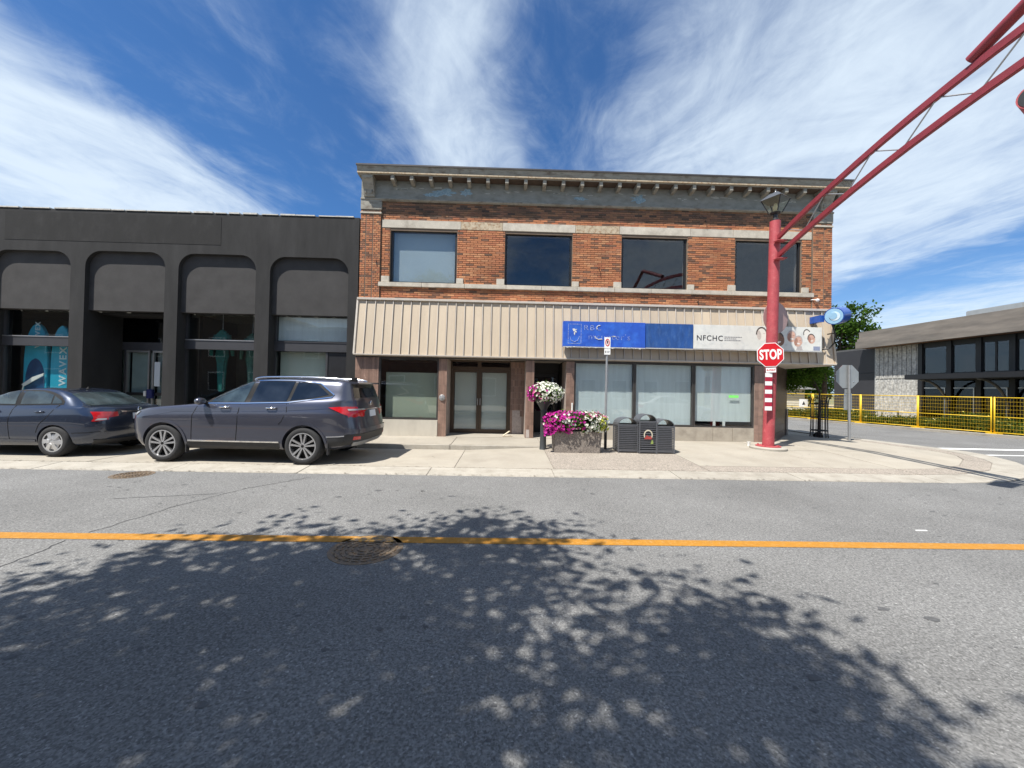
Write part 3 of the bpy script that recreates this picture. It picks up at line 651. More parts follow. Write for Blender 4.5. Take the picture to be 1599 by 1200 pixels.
# angled corner wall under the overhang
def corner_wall():
    a = Vector((8.262, GY+.02, 0)); b = Vector((10.3, 13.75, 0)); d = (b-a).normalized(); nrm = Vector((d.y, -d.x, 0))
    p = part(MB().prism([a+Vector((0, 0, G0)), b+Vector((0, 0, G0)), b-nrm*.25+Vector((0, 0, G0)), a-nrm*.25+Vector((0, 0, G0))], (0, 0, 2.53-G0)), 'corner_wall', MATS['tile_grout'], bld)
    L_ = (b-a).length; mb = MB(); nx = 12; nz = 10
    for i in range(nx):
        for j in range(nz):
            s0, s1 = L_*i/nx+.003, L_*(i+1)/nx-.003; z0 = G0+(2.53-G0)*j/nz+.003; z1 = G0+(2.53-G0)*(j+1)/nz-.003
            q = [a+d*s0+nrm*.001+Vector((0, 0, z0)), a+d*s1+nrm*.001+Vector((0, 0, z0)), a+d*s1+nrm*.001+Vector((0, 0, z1)), a+d*s0+nrm*.001+Vector((0, 0, z1))]
            mb.prism(q, nrm*.009)
    tag(part(mb, 'tiles', MATS['tile_shaded'], p), kind='stuff')
    part(MB().prism([b+nrm*.012+Vector((-.12, -.16, G0)), b+nrm*.012+Vector((0, 0, G0)), b+nrm*.05+Vector((0, 0, G0)), b+nrm*.05+Vector((-.12, -.16, G0))], (0, 0, .95)), 'corner_guard', MATS['base_metal'], bld)
corner_wall()
part(B(10.0, 10.14, 14.0, 25.7, .1, 2.53), 'side_wall_lower', MATS['base_stone'], bld)

# ------------------------------------------------------------------ signs on the fascia
M('sign_blue', (.018, .085, .46), .5, var=.16, scale=5, bump=.08, col2=(.03, .13, .55), c2at=.55, c2scale=4)
M('sign_navy', (.015, .07, .25), .5, var=.25, scale=4, col2=(.05, .12, .30), c2at=.62, c2w=.12, c2scale=5, stretch=(2, 1, .7))
M('sign_white', (.66, .66, .62), .5, var=.07, scale=4, col2=(.55, .56, .54), c2at=.62, c2w=.1, c2scale=6)
M('sign_edge', (.45, .45, .44), .5, var=.2, scale=20)
M('worn_letter', (.40, .46, .60), .7, var=.4, scale=40, col2=(.06, .14, .5), c2at=.52, c2w=.06, c2scale=30)
M('scrape', (.62, .62, .58), .8, var=.2, scale=40)
M('ink', (.03, .03, .035), .6); M('grey_ink', (.25, .25, .26), .6)
SY = 11.20
def sign_box(name, label, x0, x1, z0, z1, mat):
    t = thing(name, label, 'sign', (x0, SY, z0))
    part(B(x0+.002, x1-.002, SY, 11.40, z0, z1), 'panel', MATS[mat], t, bevel=.006)
    part(MB().box(x0+.002, x1-.002, SY-.004, SY+.03, z0-.028, z0-.001), 'bottom_rail', MATS['sign_edge'], t)
    for x in (x0+.3, x1-.3): part(B(x-.03, x+.03, 11.39, 11.60, z0+.25, z0+.33), 'bracket', MATS['grey_metal'], t)
    return t
s1 = sign_box('shop_sign', 'weathered bright blue sign board with scraped-off lettering on the fascia', 1.72, 4.15, 2.92, 3.66, 'sign_blue')
def outline(x0, x1, z0, z1, w, y=SY-.003):
    return MB().box(x0, x1, y, y+.004, z1-w, z1).box(x0, x1, y, y+.004, z0, z0+w).box(x0, x0+w, y, y+.004, z0+w, z1-w).box(x1-w, x1, y, y+.004, z0+w, z1-w)
part(outline(1.86, 2.25, 3.0, 3.58, .012), 'emblem_outline', MATS['worn_letter'], s1)
mb = MB()
for cx, cz, rx, rz in ((2.03, 3.40, .05, .05), (2.08, 3.35, .045, .03), (2.05, 3.30, .02, .05), (2.10, 3.42, .03, .015)): blob(cx, cz, rx, rz, 12, SY-.004, mb)
part(mb, 'emblem_scrape', MATS['scrape'], s1)
part(MB().tube([(1.92, SY-.002, 3.2), (1.95, SY-.002, 3.1), (2.05, SY-.002, 3.05), (2.15, SY-.002, 3.1), (2.2, SY-.002, 3.22)], .008, 6), 'emblem_curve', MATS['worn_letter'], s1)
lettering('RBC', .22, (2.58, SY-.003, 3.47), MATS['worn_letter'], s1, 1.2, -.004, space=1.15)
lettering("mcunter's", .25, (3.08, SY-.003, 3.21), MATS['worn_letter'], s1, 1.15, -.006, space=1.1)
part(MB().tube([(2.72, SY-.003, 3.44), (2.70, SY-.003, 3.49), (2.74, SY-.003, 3.54), (2.80, SY-.003, 3.55)], .012, 6).tube([(2.66, SY-.003, 3.24), (2.68, SY-.003, 3.17), (2.75, SY-.003, 3.14), (2.86, SY-.003, 3.15)], .012, 6), 'bright_scrape', MATS['scrape'], s1)
mb = MB(); blob(3.2, 3.235, .09, .02, 14, SY-.005, mb); part(mb, 'bright_scrape', MATS['scrape'], s1)
mb = MB()
for k in range(26): blob(random.uniform(1.75, 4.1), 2.9+random.uniform(-.012, .012), random.uniform(.02, .07), random.uniform(.008, .02), 8, SY-.007, mb)
tag(part(mb, 'peeling_edge', MATS['scrape'], s1), kind='stuff')
s2 = sign_box('shop_sign', 'plain dark navy sign board between the blue and the white boards', 4.16, 5.57, 2.93, 3.65, 'sign_navy')
s3 = sign_box('shop_sign', 'long white sign board lettered NFCHC with smiling faces', 5.58, 9.44, 2.94, 3.65, 'sign_white')
lettering('NFCHC', .22, (6.06, SY-.003, 3.25), MATS['ink'], s3, 1.0, .001, space=1.12)
mb = MB()
for z, l in ((3.30, .52), (3.25, .36), (3.20, .50)):
    x = 6.5
    while x < 6.5+l:
        w = random.uniform(.03, .08); mb.box(x, min(x+w, 6.5+l), SY-.003, SY+.001, z-.012, z+.012); x += w+.014
part(mb, 'small_print', MATS['grey_ink'], s3)
# printed faces, flat on the board
M('print_skin', (.58, .36, .28), .6, var=.15, scale=14); M('print_skin_dark', (.22, .11, .07), .6, var=.2, scale=14); M('print_hair', (.07, .055, .05), .6, var=.3, scale=30)
M('print_grey', (.42, .38, .37), .6, var=.2, scale=20); M('print_pale', (.72, .68, .62), .6, var=.06); M('print_blue', (.24, .27, .38), .6, var=.3, scale=30)
def oval(cx, cz, rx, rz, d, tilt=0, a0=0, a1=360, inner=0):
    pts = []; n = 22
    for i in range(n+1 if a1-a0 < 360 else n):
        t = R(a0+(a1-a0)*i/n); x, z = rx*math.cos(t), rz*math.sin(t); c, s = math.cos(R(tilt)), math.sin(R(tilt)); pts.append((cx+x*c-z*s, SY-d, cz+x*s+z*c))
    if inner:
        for i in range(n, -1, -1):
            t = R(a0+(a1-a0)*i/n); x, z = rx*inner*math.cos(t), rz*inner*math.sin(t); c, s = math.cos(R(tilt)), math.sin(R(tilt)); pts.append((cx+x*c-z*s, SY-d, cz+x*s+z*c))
        m = len(pts)//2; mb = MB()
        for i in range(m-1): mb.prism([pts[i], pts[i+1], pts[2*m-2-i], pts[2*m-1-i]], (0, d, 0))
        return mb
    return MB().prism(pts, (0, d, 0))
def face(cx, cz, r, skin, hair, smile=True, tilt=0):
    part(oval(cx, cz, r*.8, r, .002, tilt), 'printed_face', MATS[skin], s3)
    part(oval(cx-r*.04, cz+r*.05, r*.84, r*1.07, .003, tilt, 5, 185, .80), 'printed_hair', MATS[hair], s3)
    part(oval(cx-r*.42, cz-r*.1, r*.32, r*.7, .0025, tilt+8), 'printed_shade', MATS[skin+'_shade'], s3)
    mb = MB()
    for sx in (-.3, .34): mb.prism([(cx+sx*r+r*.17*math.cos(t), SY-.004, cz+r*.16+r*.05*math.sin(t)) for t in [2*math.pi*i/8 for i in range(8)]], (0, .004, 0))
    part(mb, 'printed_eyes', MATS[skin+'_shade'], s3)
    if smile: part(oval(cx+r*.05, cz-r*.42, r*.3, r*.13, .004, tilt), 'printed_smile', MATS['print_pale'], s3)
for k_, c_ in (('print_skin', (.36, .19, .14)), ('print_skin_dark', (.10, .05, .035)), ('print_pale', (.52, .46, .42))): M(k_+'_shade', c_, .6, var=.2, scale=20)
face(7.62, 3.40, .2, 'print_pale', 'print_hair', False); face(8.13, 3.27, .21, 'print_skin_dark', 'print_hair', tilt=20)
face(8.52, 3.36, .17, 'print_skin', 'print_grey', tilt=-10); face(8.72, 3.22, .16, 'print_skin', 'print_grey', tilt=-15); face(9.12, 3.30, .14, 'print_skin', 'print_hair', tilt=8)
part(oval(8.98, 3.44, .10, .13, .0015, 10), 'printed_face', MATS['print_pale'], s3); part(oval(8.98, 3.45, .11, .14, .0022, 10, 20, 190, .78), 'printed_hair', MATS['print_hair'], s3)
part(MB().box(9.18, 9.38, SY-.002, SY, 2.96, 3.08), 'printed_collar', MATS['print_blue'], s3); part(MB().prism([(8.66, SY-.0015, 2.96), (8.86, SY-.0015, 2.96), (8.82, SY-.0015, 3.08), (8.70, SY-.0015, 3.1)], (0, .0015, 0)), 'printed_collar', MATS['print_grey'], s3)
# wires dangling under the boards
def wire(x0, x1, n, z):
    p = []
    for i in range(n+1):
        x = x0+(x1-x0)*i/n; p.append((x, 11.30+random.uniform(-.02, .02), z-.05*abs(math.sin(i*1.3))+random.uniform(-.015, .015)))
    return MB().tube(p, .007, 5)
tag(part(wire(5.25, 7.3, 34, 2.91), 'fairy_light_string', MATS['sign_edge']), 'limp string of fairy lights dangling under the white sign board', 'lights')
# round projecting sign at the corner
def drum_sign():
    M('drum_blue', (.012, .07, .33), .35, var=.1, coat=.3); M('drum_face', (.30, .52, .72), .35, var=.1, scale=5); M('drum_pale', (.62, .75, .84), .4)
    t = thing('projecting_sign', 'blue drum-shaped sign with pale crescent face projecting at the building corner', 'sign', (9.75, 11.2, 3.95))
    c0 = Vector((9.60, 10.98, 3.95)); c1 = Vector((10.04, 11.22, 4.04))
    part(MB().tube([c0, c0+(c1-c0)*.5, c1], [.245, .25, .24], 28), 'drum', MATS['drum_blue'], t, smooth=40)
    d = (c0-c1).normalized(); sd = d.cross(Vector((0, 0, 1))).normalized(); up = sd.cross(d)
    def disc(rx, off, cx, cz, mat, name, inner=0):
        n = 26; pts = [c0+d*off+sd*(cx+rx*math.cos(2*math.pi*i/n))+up*(cz+rx*math.sin(2*math.pi*i/n)) for i in range(n)]
        part(MB().prism(pts, d*.006), name, MATS[mat], t)
    disc(.222, .0, 0, 0, 'drum_face', 'face'); disc(.13, .007, -.02, 0, 'drum_pale', 'crescent'); disc(.10, .014, .015, .015, 'drum_face', 'crescent_cut')
    part(MB().box(9.38, 9.52, 11.22, 11.6, 3.82, 4.02), 'mount', MATS['drum_blue'], t)
    part(MB().tube([(9.72, 11.18, 3.76), (9.86, 11.22, 3.45), (9.90, 11.30, 3.2), (9.80, 11.38, 3.05), (9.6, 11.5, 3.0)], .022, 8).tube([(9.86, 11.22, 3.5), (9.86, 11.5, 3.5)], .018, 8), 'support_arm', MATS['black_metal'], t)
drum_sign()

# ------------------------------------------------------------------ dark rendered shop building
M('stucco', (.017, .0167, .017), .9, var=.3, scale=2.5, bump=.4, bscale=60, col2=(.027, .0262, .0265), c2at=.55, c2w=.15, c2scale=1.6, stretch=(1.6, 1, .4))
M('stucco_patch', (.0125, .012, .012), .9, var=.25, scale=3, bump=.35, bscale=70, col2=(.021, .0203, .0203), c2at=.6, c2w=.1, c2scale=4, stretch=(1, 1, .5))
M('stucco_panel', (.044, .042, .0415), .9, var=.22, scale=2.6, bump=.3, bscale=90)
M('mullion', (.05, .05, .055), .5, .2, var=.1)
M('parapet_edge', (.5, .48, .44), .6, var=.3, scale=8)
M('shop_wall', (.10, .098, .085), .9, var=.2, scale=2)
M('steel', (.45, .44, .43), .35, .8, var=.1)
YD, TOP = 11.70, 6.75
lb = thing('shop_building', 'low charcoal stucco shop building with four round-cornered bays', 'building', (-11, 16, 0))
bays = [(-15.26, -12.96), (-12.54, -10.20), (-9.81, -7.52), (-7.10, -4.76)]
AT = [5.47, 5.51, 5.50, 5.48]
def arch_wall(x0, x1, bay_list):
    """front wall with bays open at the bottom and rounded at the top corners"""
    mb = MB(); th = .13; yb = YD+th
    def quad(a, b, c, d): mb.add([a, b, c, d], [(0, 1, 2, 3)])
    xs = x0
    for (a, b), zt in zip(bay_list, AT):
        mb.box(xs, a, YD, yb, .05, TOP-.02)
        r = .46; n = 8; left = [(a+r-r*math.cos(math.pi/2*i/n), zt-r+r*math.sin(math.pi/2*i/n)) for i in range(n+1)]; right = [(b-(x-a), z) for x, z in left][::-1]
        pr = left+right
        for (xa, za), (xb, zb) in zip(pr, pr[1:]):
            for y in (YD, yb): quad((xa, y, za), (xb, y, zb), (xb, y, TOP-.02), (xa, y, TOP-.02))
            quad((xa, YD, za), (xb, YD, zb), (xb, yb, zb), (xa, yb, za))
        mb.add([(a, YD, TOP-.02), (b, YD, TOP-.02), (b, yb, TOP-.02), (a, yb, TOP-.02)], [(0, 1, 2, 3)])
        xs = b
    mb.box(xs, x1, YD, yb, .05, TOP-.02)
    return mb
part(arch_wall(-19.5, XL-.035, bays), 'front_wall', MATS['stucco'], lb, recalc=True)
part(MB().box(-14.9, -8.58, YD-.006, YD-.0005, 5.78, 6.62), 'overpainted_sign_area', MATS['stucco_patch'], lb)
mb = MB(); x = -19.5
while x < XL-.2:
    w = random.uniform(.25, .9); mb.box(x, min(x+w, XL-.05), YD-.02, YD+.3, TOP-.018, TOP+random.uniform(.005, .03)); x += w+random.uniform(0, .15)
part(mb, 'parapet_edge', MATS['parapet_edge'], lb)
part(MB().box(-19.5, XL-.04, YD+.32, 26, 6.3, 6.5), 'roof', MATS['roof_felt'], lb)
part(MB().box(-19.5, -19.3, YD+.14, 26, 0, 6.7).box(XL-.24, XL-.04, YD+.45, 26, 0, 6.7).box(-19.3, XL-.25, 25.8, 26, 0, 6.7), 'side_walls', MATS['stucco'], lb)
part(B(-19.3, XL-.25, 14.6, 14.7, .1, 6.3), 'shop_back_wall', MATS['shop_wall'], lb); part(B(-19.3, XL-.25, 12.2, 14.6, .1, .18), 'shop_floor', MATS['shop_wall'], lb)
part(B(-19.3, XL-.25, 12.9, 14.6, 3.85, 3.95), 'shop_ceiling', MATS['shop_wall'], lb)
for x in (-12.9, -10.1): part(B(x, x+.1, 12.95, 14.6, .18, 3.84), 'shop_partition', MATS['interior_dark'], lb)
part(B(-7.42, -7.32, 12.15, 14.6, .18, 3.84), 'shop_partition', MATS['shop_wall'], lb)
for i, ((a, b), zt) in enumerate(zip(bays, AT)):
    part(B(a-.2, b+.2, YD+.132, YD+.36, 3.75, 5.9), 'bay_panel', MATS['stucco_panel'], lb)
    for x0, x1 in ((a-.42 if i else a-.5, a), (b, b+.1)):
        part(B(x0+.01, x1-.001, YD+.131, 12.25 if i != 1 else 12.9, .1, 3.749), 'bay_jamb', MATS['stucco'], lb)
    if i == 1: continue
    f = .04
    w = part(MB().box(a, b, 12.0, 12.16, 2.66, 2.93).box(a, a+f, 12.03, 12.13, .2, 3.745).box(b-f, b, 12.03, 12.13, .2, 3.745).box(a, b, 12.02, 12.14, .12, .45), 'shop_window', MATS['mullion'], lb)
    part(B(a+.02, b-.02, 11.985, 12.03, 2.931, 2.962), 'bright_ledge', MATS['steel'] if i < 3 else MATS['mullion'], w)
    part(B(a+f-.005, b-f+.005, 12.08, 12.09, 2.925, 3.745), 'transom_pane', MATS['glass'], w)
    if i < 3: part(B(a+f-.005, b-f+.005, 12.08, 12.09, .445, 2.665), 'pane', MATS['glass'], w)
    else:
        part(B(a+f-.005, -5.50, 12.08, 12.09, .445, 2.665), 'pane', MATS['glass'], w)
        part(B(a+f, b-f, 12.16, 12.17, 3.0, 3.74), 'blind', MATS['pale_blind'], w); part(B(a+f, -5.5, 12.3, 12.31, .45, 2.66), 'blind', M('cream_blind', (.50, .56, .49), .8, var=.05, scale=1.2, stretch=(4, 1, .4)), w)
        part(B(-5.47, b-f, 12.05, 12.1, .45, 2.655), 'dark_panel', MATS['black_metal'], w); part(B(-5.52, -5.465, 12.03, 12.12, .45, 2.66), 'mullion_post', MATS['mullion'], w)
# recessed entrance of bay two
a, b = bays[1]
part(B(a, b, 12.2, 12.9, 3.70, 3.749), 'entrance_ceiling', MATS['interior_dark'], lb)
part(MB().prism([(a, 12.26, .15), (-12.76, 12.95, .15), (-12.9, 12.95, .15), (a-.12, 12.26, .15)], (0, 0, 3.55)), 'entrance_side', M('black_render', (.012, .012, .013), .8), lb)
fr = MB().box(-12.75, b, 12.9, 13.0, 2.66, 2.92).box(-12.75, -12.71, 12.9, 13.0, .15, 2.66).box(b-.05, b, 12.9, 13.0, .15, 2.66).box(-12.47, -12.42, 12.9, 13.0, .15, 2.66)
part(fr, 'door_frame', MATS['mullion'], lb)
part(B(-12.75, b, 12.94, 12.95, 2.92, 3.7), 'transom_glass', MATS['glass_dark'], lb)
part(B(-12.71, -12.47, 12.94, 12.95, .3, 2.66), 'side_light', MATS['glass'], lb); part(B(-12.71, -12.47, 13.1, 13.11, .3, 2.66), 'side_blind', M('dusk_blind', (.26, .32, .31), .8), lb)
for x0, x1 in ((-12.41, -11.66), (-11.57, -10.75)):
    f = .05
    d = part(MB().box(x0, x0+f, 12.9, 12.97, .17, 2.65).box(x1-f, x1, 12.9, 12.97, .17, 2.65).box(x0+f, x1-f, 12.9, 12.97, 2.59, 2.65).box(x0+f, x1-f, 12.9, 12.97, .17, .3), 'door', MATS['steel'], lb)
    part(B(x0+f, x1-f, 12.93, 12.94, .3, 2.59), 'pane', MATS['glass'], d); part(B(x0+f, x1-f, 13.06, 13.07, .3, 2.59), 'backing', MATS['dusk_blind'], d)
    part(B(x0+f, x1-f, 12.88, 12.92, 1.17, 1.27), 'push_bar', MATS['black_metal'], d)
o = tag(part(B(-11.65, -11.46, 12.80, 12.895, 1.08, 1.38), 'mail_box', M('box_blue', (.012, .018, .11), .5), bevel=.01), 'small blue letter box hung between the glass doors', 'letter box')
o = tag(part(B(-11.48, -11.30, 12.885, 12.898, 1.48, 2.28), 'paper_notice', M('paper', (.62, .66, .68), .8, var=.05)), 'long white paper notice taped to the glass door', 'notice')
tag(part(B(-11.78, -11.70, 12.84, 12.878, 1.15, 1.32), 'card_reader', MATS['white_plastic'], bevel=.006), 'small white card reader on the glass door push bar', 'card reader')
# paddle boards behind the first window
M('board_teal', (.02, .36, .52), .35, var=.1, coat=.3); M('board_navy', (.012, .05, .14), .35, var=.2, scale=3, col2=(.02, .12, .26), c2at=.55, c2scale=2); M('board_text', (.55, .66, .68), .6)
def board(x, y, w, h, mats, label, words, face_mat=None):
    t = thing('paddle_board', label, 'paddle board', (x, y, .18))
    n = 40; pr = []
    for i in range(n+1):
        z = h*i/n; s = i/n; k = (max(0, 1-abs(2*s-1.0)**3.2))**.55; pr.append((w/2*max(k, .05), z))
    out = [(x+r, y, .18+z) for r, z in pr]+[(x-r, y, .18+z) for r, z in pr[::-1]]
    part(MB().prism(out, (0, .11, 0)), 'deck', MATS[mats], t, bevel=.015)
    if face_mat:
        out2 = [(x+r*.8, y-.004, .18+z*.62+.12) for r, z in pr]+[(x-r*.8, y-.004, .18+z*.62+.12) for r, z in pr[::-1]]
        part(MB().prism(out2, (0, .004, 0)), 'traction_pad', MATS[face_mat], t)
    for wd, z, sz, dx in words: lettering(wd, sz, (x+dx, y-.006, z), MATS['board_text'], t, 1., .006, Matrix.Rotation(R(-90), 4, 'Y'), space=1.25)
    return t
board(-14.62, 12.32, .74, 3.2, 'board_teal', 'teal paddle board with a big navy deck pad standing in the shop window', [('WAVEX', 3.02, .2, .05)], 'board_navy')
board(-13.85, 12.32, .64, 3.15, 'board_teal', 'plain bright teal paddle board lettered WAVEX down its face in the window', [('WAVEX', 2.05, .30, .08)])
tag(part(MB().prism([(-14.86, 12.25, 1.42), (-14.30, 12.25, 1.75), (-14.28, 12.25, 1.83), (-14.62, 12.25, 1.70), (-14.95, 12.25, 1.46)], (0, .03, 0)).tube([(-14.9, 12.27, 1.45), (-15.1, 12.27, .2)], .015, 8), 'paddle', MATS['white_plastic']), 'white paddle blade leaning on the paddle board in the window', 'paddle')
# swim wear hung in the third bay
M('teal_cloth', (.008, .13, .115), .8, var=.35, scale=9); M('green_cloth', (.05, .15, .115), .8, var=.35, scale=9, col2=(.02, .09, .08), c2at=.6, c2scale=12)
def suit(x, mat, label, zt):
    t = thing('wetsuit', label, 'wetsuit', (x, 12.40, .18))
    pr = [(0.02, 0), (.10, 0), (.12, .5), (.15, .95), (.2, 1.15), (.17, 1.4), (.24, 1.75), (.2, 1.86), (.07, 1.92), (.05, 2.0)]
    half = [(x+a, 12.40, zt-2.0+b) for a, b in pr]; other = [(x-a, 12.40, zt-2.0+b) for a, b in pr[::-1]]
    part(MB().prism(half+other, (0, .14, 0)), 'body', MATS[mat], t, bevel=.04)
    for s in (-1, 1): part(MB().tube([(x+s*.2, 12.47, zt-.2), (x+s*.32, 12.45, zt-.5), (x+s*.34, 12.45, zt-.85)], [.075, .06, .045], 10), 'sleeve', MATS[mat], t, smooth=True)
    part(MB().tube([(x, 12.47, zt-.02), (x, 12.47, zt+.1), (x, 12.47, 3.84)], .01, 6), 'hanger', MATS['grey_metal'], t)
suit(-9.0, 'teal_cloth', 'teal wetsuit hanging in the dark shop window', 3.35); suit(-8.05, 'green_cloth', 'green patterned wetsuit hanging next to the teal one in the dark window', 3.25)

# ------------------------------------------------------------------ parked cars
M('paint_grey', (.07, .074, .1), .28, .55, var=.04, scale=2, coat=1.); M('paint_blue', (.026, .036, .062), .25, .45, var=.04, scale=2, coat=1.)
M('car_black', (.012, .012, .013), .6, var=.1, spec=.2); M('cladding', (.028, .028, .03), .6, var=.1); M('rubber', (.022, .022, .023), .85, var=.25, scale=30)
M('chrome', (.75, .75, .77), .12, 1., var=.03); M('alloy', (.62, .62, .63), .25, .9, var=.05); M('hubcap', (.6, .6, .6), .35, .7, var=.08)
M('lamp_red', (.48, .012, .018), .12, var=.15, scale=20, coat=.8); M('lamp_clear', (.42, .42, .41), .12, .2, var=.1, coat=.8); M('plate', (.62, .66, .72), .5, var=.1, scale=30); M('skid', (.5, .5, .49), .4, .5)
M('seat_cloth', (.12, .11, .10), .9); M('cabin_pale', (.35, .42, .40), .8)
def M_carglass(name, col, k):
    m = bpy.data.materials.new(name); m.use_nodes = True; nt = m.node_tree; N = nt.nodes; L = nt.links; b = N['Principled BSDF']
    g = N.new('ShaderNodeNewGeometry'); ns = N.new('ShaderNodeTexNoise'); ns.inputs['Scale'].default_value = 2.2; ns.inputs['Detail'].default_value = 4; L.new(g.outputs['Position'], ns.inputs['Vector'])
    cr = N.new('ShaderNodeValToRGB'); L.new(ns.outputs[0], cr.inputs[0]); cr.color_ramp.elements[0].position = .4; cr.color_ramp.elements[1].position = .62
    cr.color_ramp.elements[0].color = (*[c*.5 for c in col], 1); cr.color_ramp.elements[1].color = (*[c*1.6 for c in col], 1)
    L.new(cr.outputs[0], b.inputs['Base Color']); b.inputs['Roughness'].default_value = .03; b.inputs['Specular IOR Level'].default_value = k; MATS[name] = m
M_carglass('car_glass', (.035, .05, .056), .9); M_carglass('car_glass_tint', (.012, .015, .02), .8)
def ring_pts(xf, xr, zf, zr, w, n, bulge, N=112):
    fine = 6000; P = []; pe, qe = n*2.7, n*.82
    xc, a = (xf+xr)/2, (xr-xf)/2
    for i in range(fine+1):
        t = math.pi+2*math.pi*i/fine                     # start at the nose
        c, s = math.cos(t), math.sin(t)
        P.append((xc+a*math.copysign(abs(c)**(2/pe), c), w*math.copysign(abs(s)**(2/qe), s)))
    acc = [0]
    for p, q in zip(P, P[1:]): acc.append(acc[-1]+math.hypot(q[0]-p[0], q[1]-p[1]))
    out = []; j = 0
    for k in range(N):
        d = acc[-1]*k/N
        while acc[j+1] < d: j += 1
        f = (d-acc[j])/max(1e-9, acc[j+1]-acc[j]); x = P[j][0]+(P[j+1][0]-P[j][0])*f; y = P[j][1]+(P[j+1][1]-P[j][1])*f
        s = (x-xf)/(xr-xf); out.append((x, y, zf+(zr-zf)*s+bulge*4*s*(1-s)))
    return out
def car_body(rings, wheels, arch_r, hw):
    mb = MB(); N = 112
    for r in rings: mb.v += ring_pts(*r)
    for i in range(len(rings)-1):
        for k in range(N): mb.f.append((i*N+k, i*N+(k+1) % N, (i+1)*N+(k+1) % N, (i+1)*N+k)); mb.m.append(0)
    for i, rev in ((0, True), (len(rings)-1, False)):
        c = len(mb.v); pts = mb.v[i*N:(i+1)*N]; mb.v.append(tuple(sum(p[j] for p in pts)/N+(0 if j < 2 else (.0 if rev else .006)) for j in range(3)))
        for k in range(N): mb.f.append((i*N+(k+1) % N, i*N+k, c) if rev else (i*N+k, i*N+(k+1) % N, c)); mb.m.append(0)
    me = mb.mesh('body', [MATS['car_black'], MATS['car_black']])
    o = bpy.data.objects.new('tmp_body', me); C.objects.link(o); cutters = []
    for x, z in wheels:
        for s in (-1, 1):
            cm = MB(); cm.lathe([(0, s*(hw-.36)), (arch_r, s*(hw-.36)), (arch_r, s*(hw+.3)), (0, s*(hw+.3))], (x, 0, z), 48, 'Y')
            cme = cm.mesh('tmp_cut', [MATS['car_black'], MATS['car_black']]); cme.polygons.foreach_set('material_index', [1]*len(cme.polygons))
            co_ = bpy.data.objects.new('tmp_cut', cme); C.objects.link(co_); cutters.append(co_)
            md = o.modifiers.new('cut', 'BOOLEAN'); md.operation = 'DIFFERENCE'; md.object = co_; md.solver = 'EXACT'
    bpy.context.view_layer.update()
    out = bpy.data.meshes.new_from_object(o.evaluated_get(bpy.context.evaluated_depsgraph_get()))
    bpy.data.objects.remove(o)
    for c in cutters: bpy.data.objects.remove(c)
    bvh = BVHTree.FromPolygons([v.co for v in me.vertices], [p.vertices for p in me.polygons])
    return out, bvh
def fine_fill(poly, step):
    """triangulated, refined 2-d polygon"""
    bm = bmesh.new(); vs = [bm.verts.new((p[0], p[1], 0)) for p in poly]; bm.faces.new(vs); bmesh.ops.triangulate(bm, faces=bm.faces[:])
    for _ in range(6):
        es = [e for e in bm.edges if e.calc_length() > step]
        if not es: break
        bmesh.ops.subdivide_edges(bm, edges=es, cuts=1); bmesh.ops.triangulate(bm, faces=bm.faces[:])
    return bm
def panel(bvh, poly, view, off=.005, step=.09, thick=.02, flip=False):
    """a shell piece laid on the body: poly seen from 'side' (x,z), 'rear' (y,z), 'front' (y,z) or 'top' (x,y)"""
    bm = fine_fill(poly, step)
    sgn = -1 if not flip else 1
    bd = [[v.index for v in e.verts] for e in bm.edges if e.is_boundary]
    bm.verts.index_update(); bd = [(e.verts[0].index, e.verts[1].index) for e in bm.edges if e.is_boundary]
    P = []; Nn = []
    for v in bm.verts:
        a, b = v.co.x, v.co.y
        if view == 'side': o, d = Vector((a, sgn*4, b)), Vector((0, -sgn, 0))
        elif view == 'rear': o, d = Vector((9, a, b)), Vector((-1, 0, 0))
        elif view == 'front': o, d = Vector((-9, a, b)), Vector((1, 0, 0))
        else: o, d = Vector((a, b, 5)), Vector((0, 0, -1))
        hit, nr, _, _ = bvh.ray_cast(o, d)
        if hit is None:
            hit, nr, _, _ = bvh.find_nearest(o+d*3); 
        if nr.dot(d) > 0: nr = -nr
        P.append(hit); Nn.append(nr)
    mb = MB(); n = len(P)
    mb.v = [tuple(p+q*off) for p, q in zip(P, Nn)]+[tuple(p-q*thick) for p, q in zip(P, Nn)]
    for f in bm.faces: mb.f.append(tuple(v.index for v in f.verts)); mb.m.append(0)
    for a, b in bd: mb.f.append((a, b, b+n, a+n)); mb.m.append(0)
    bm.free(); return mb
def strip(bvh, pts, w, view, off=.004, flip=False):
    P = [Vector(p) for p in pts]; L_, R_ = [], []
    for i, p in enumerate(P):
        t = (P[min(i+1, len(P)-1)]-P[max(i-1, 0)]).normalized(); nn = Vector((-t.y, t.x))*w/2; L_.append(p+nn); R_.append(p-nn)
    return panel(bvh, [tuple(p) for p in L_+R_[::-1]], view, off, .12, .01, flip)
def curve(pts, k=6):
    out = []
    for i in range(len(pts)-1):
        p0, p1, p2, p3 = (Vector(pts[max(i-1, 0)]), Vector(pts[i]), Vector(pts[i+1]), Vector(pts[min(i+2, len(pts)-1)]))
        for j in range(k):
            t = j/k; out.append(tuple(.5*((2*p1)+(-p0+p2)*t+(2*p0-5*p1+4*p2-p3)*t*t+(-p0+3*p1-3*p2+p3)*t*t*t)))
    return out+[tuple(pts[-1])]
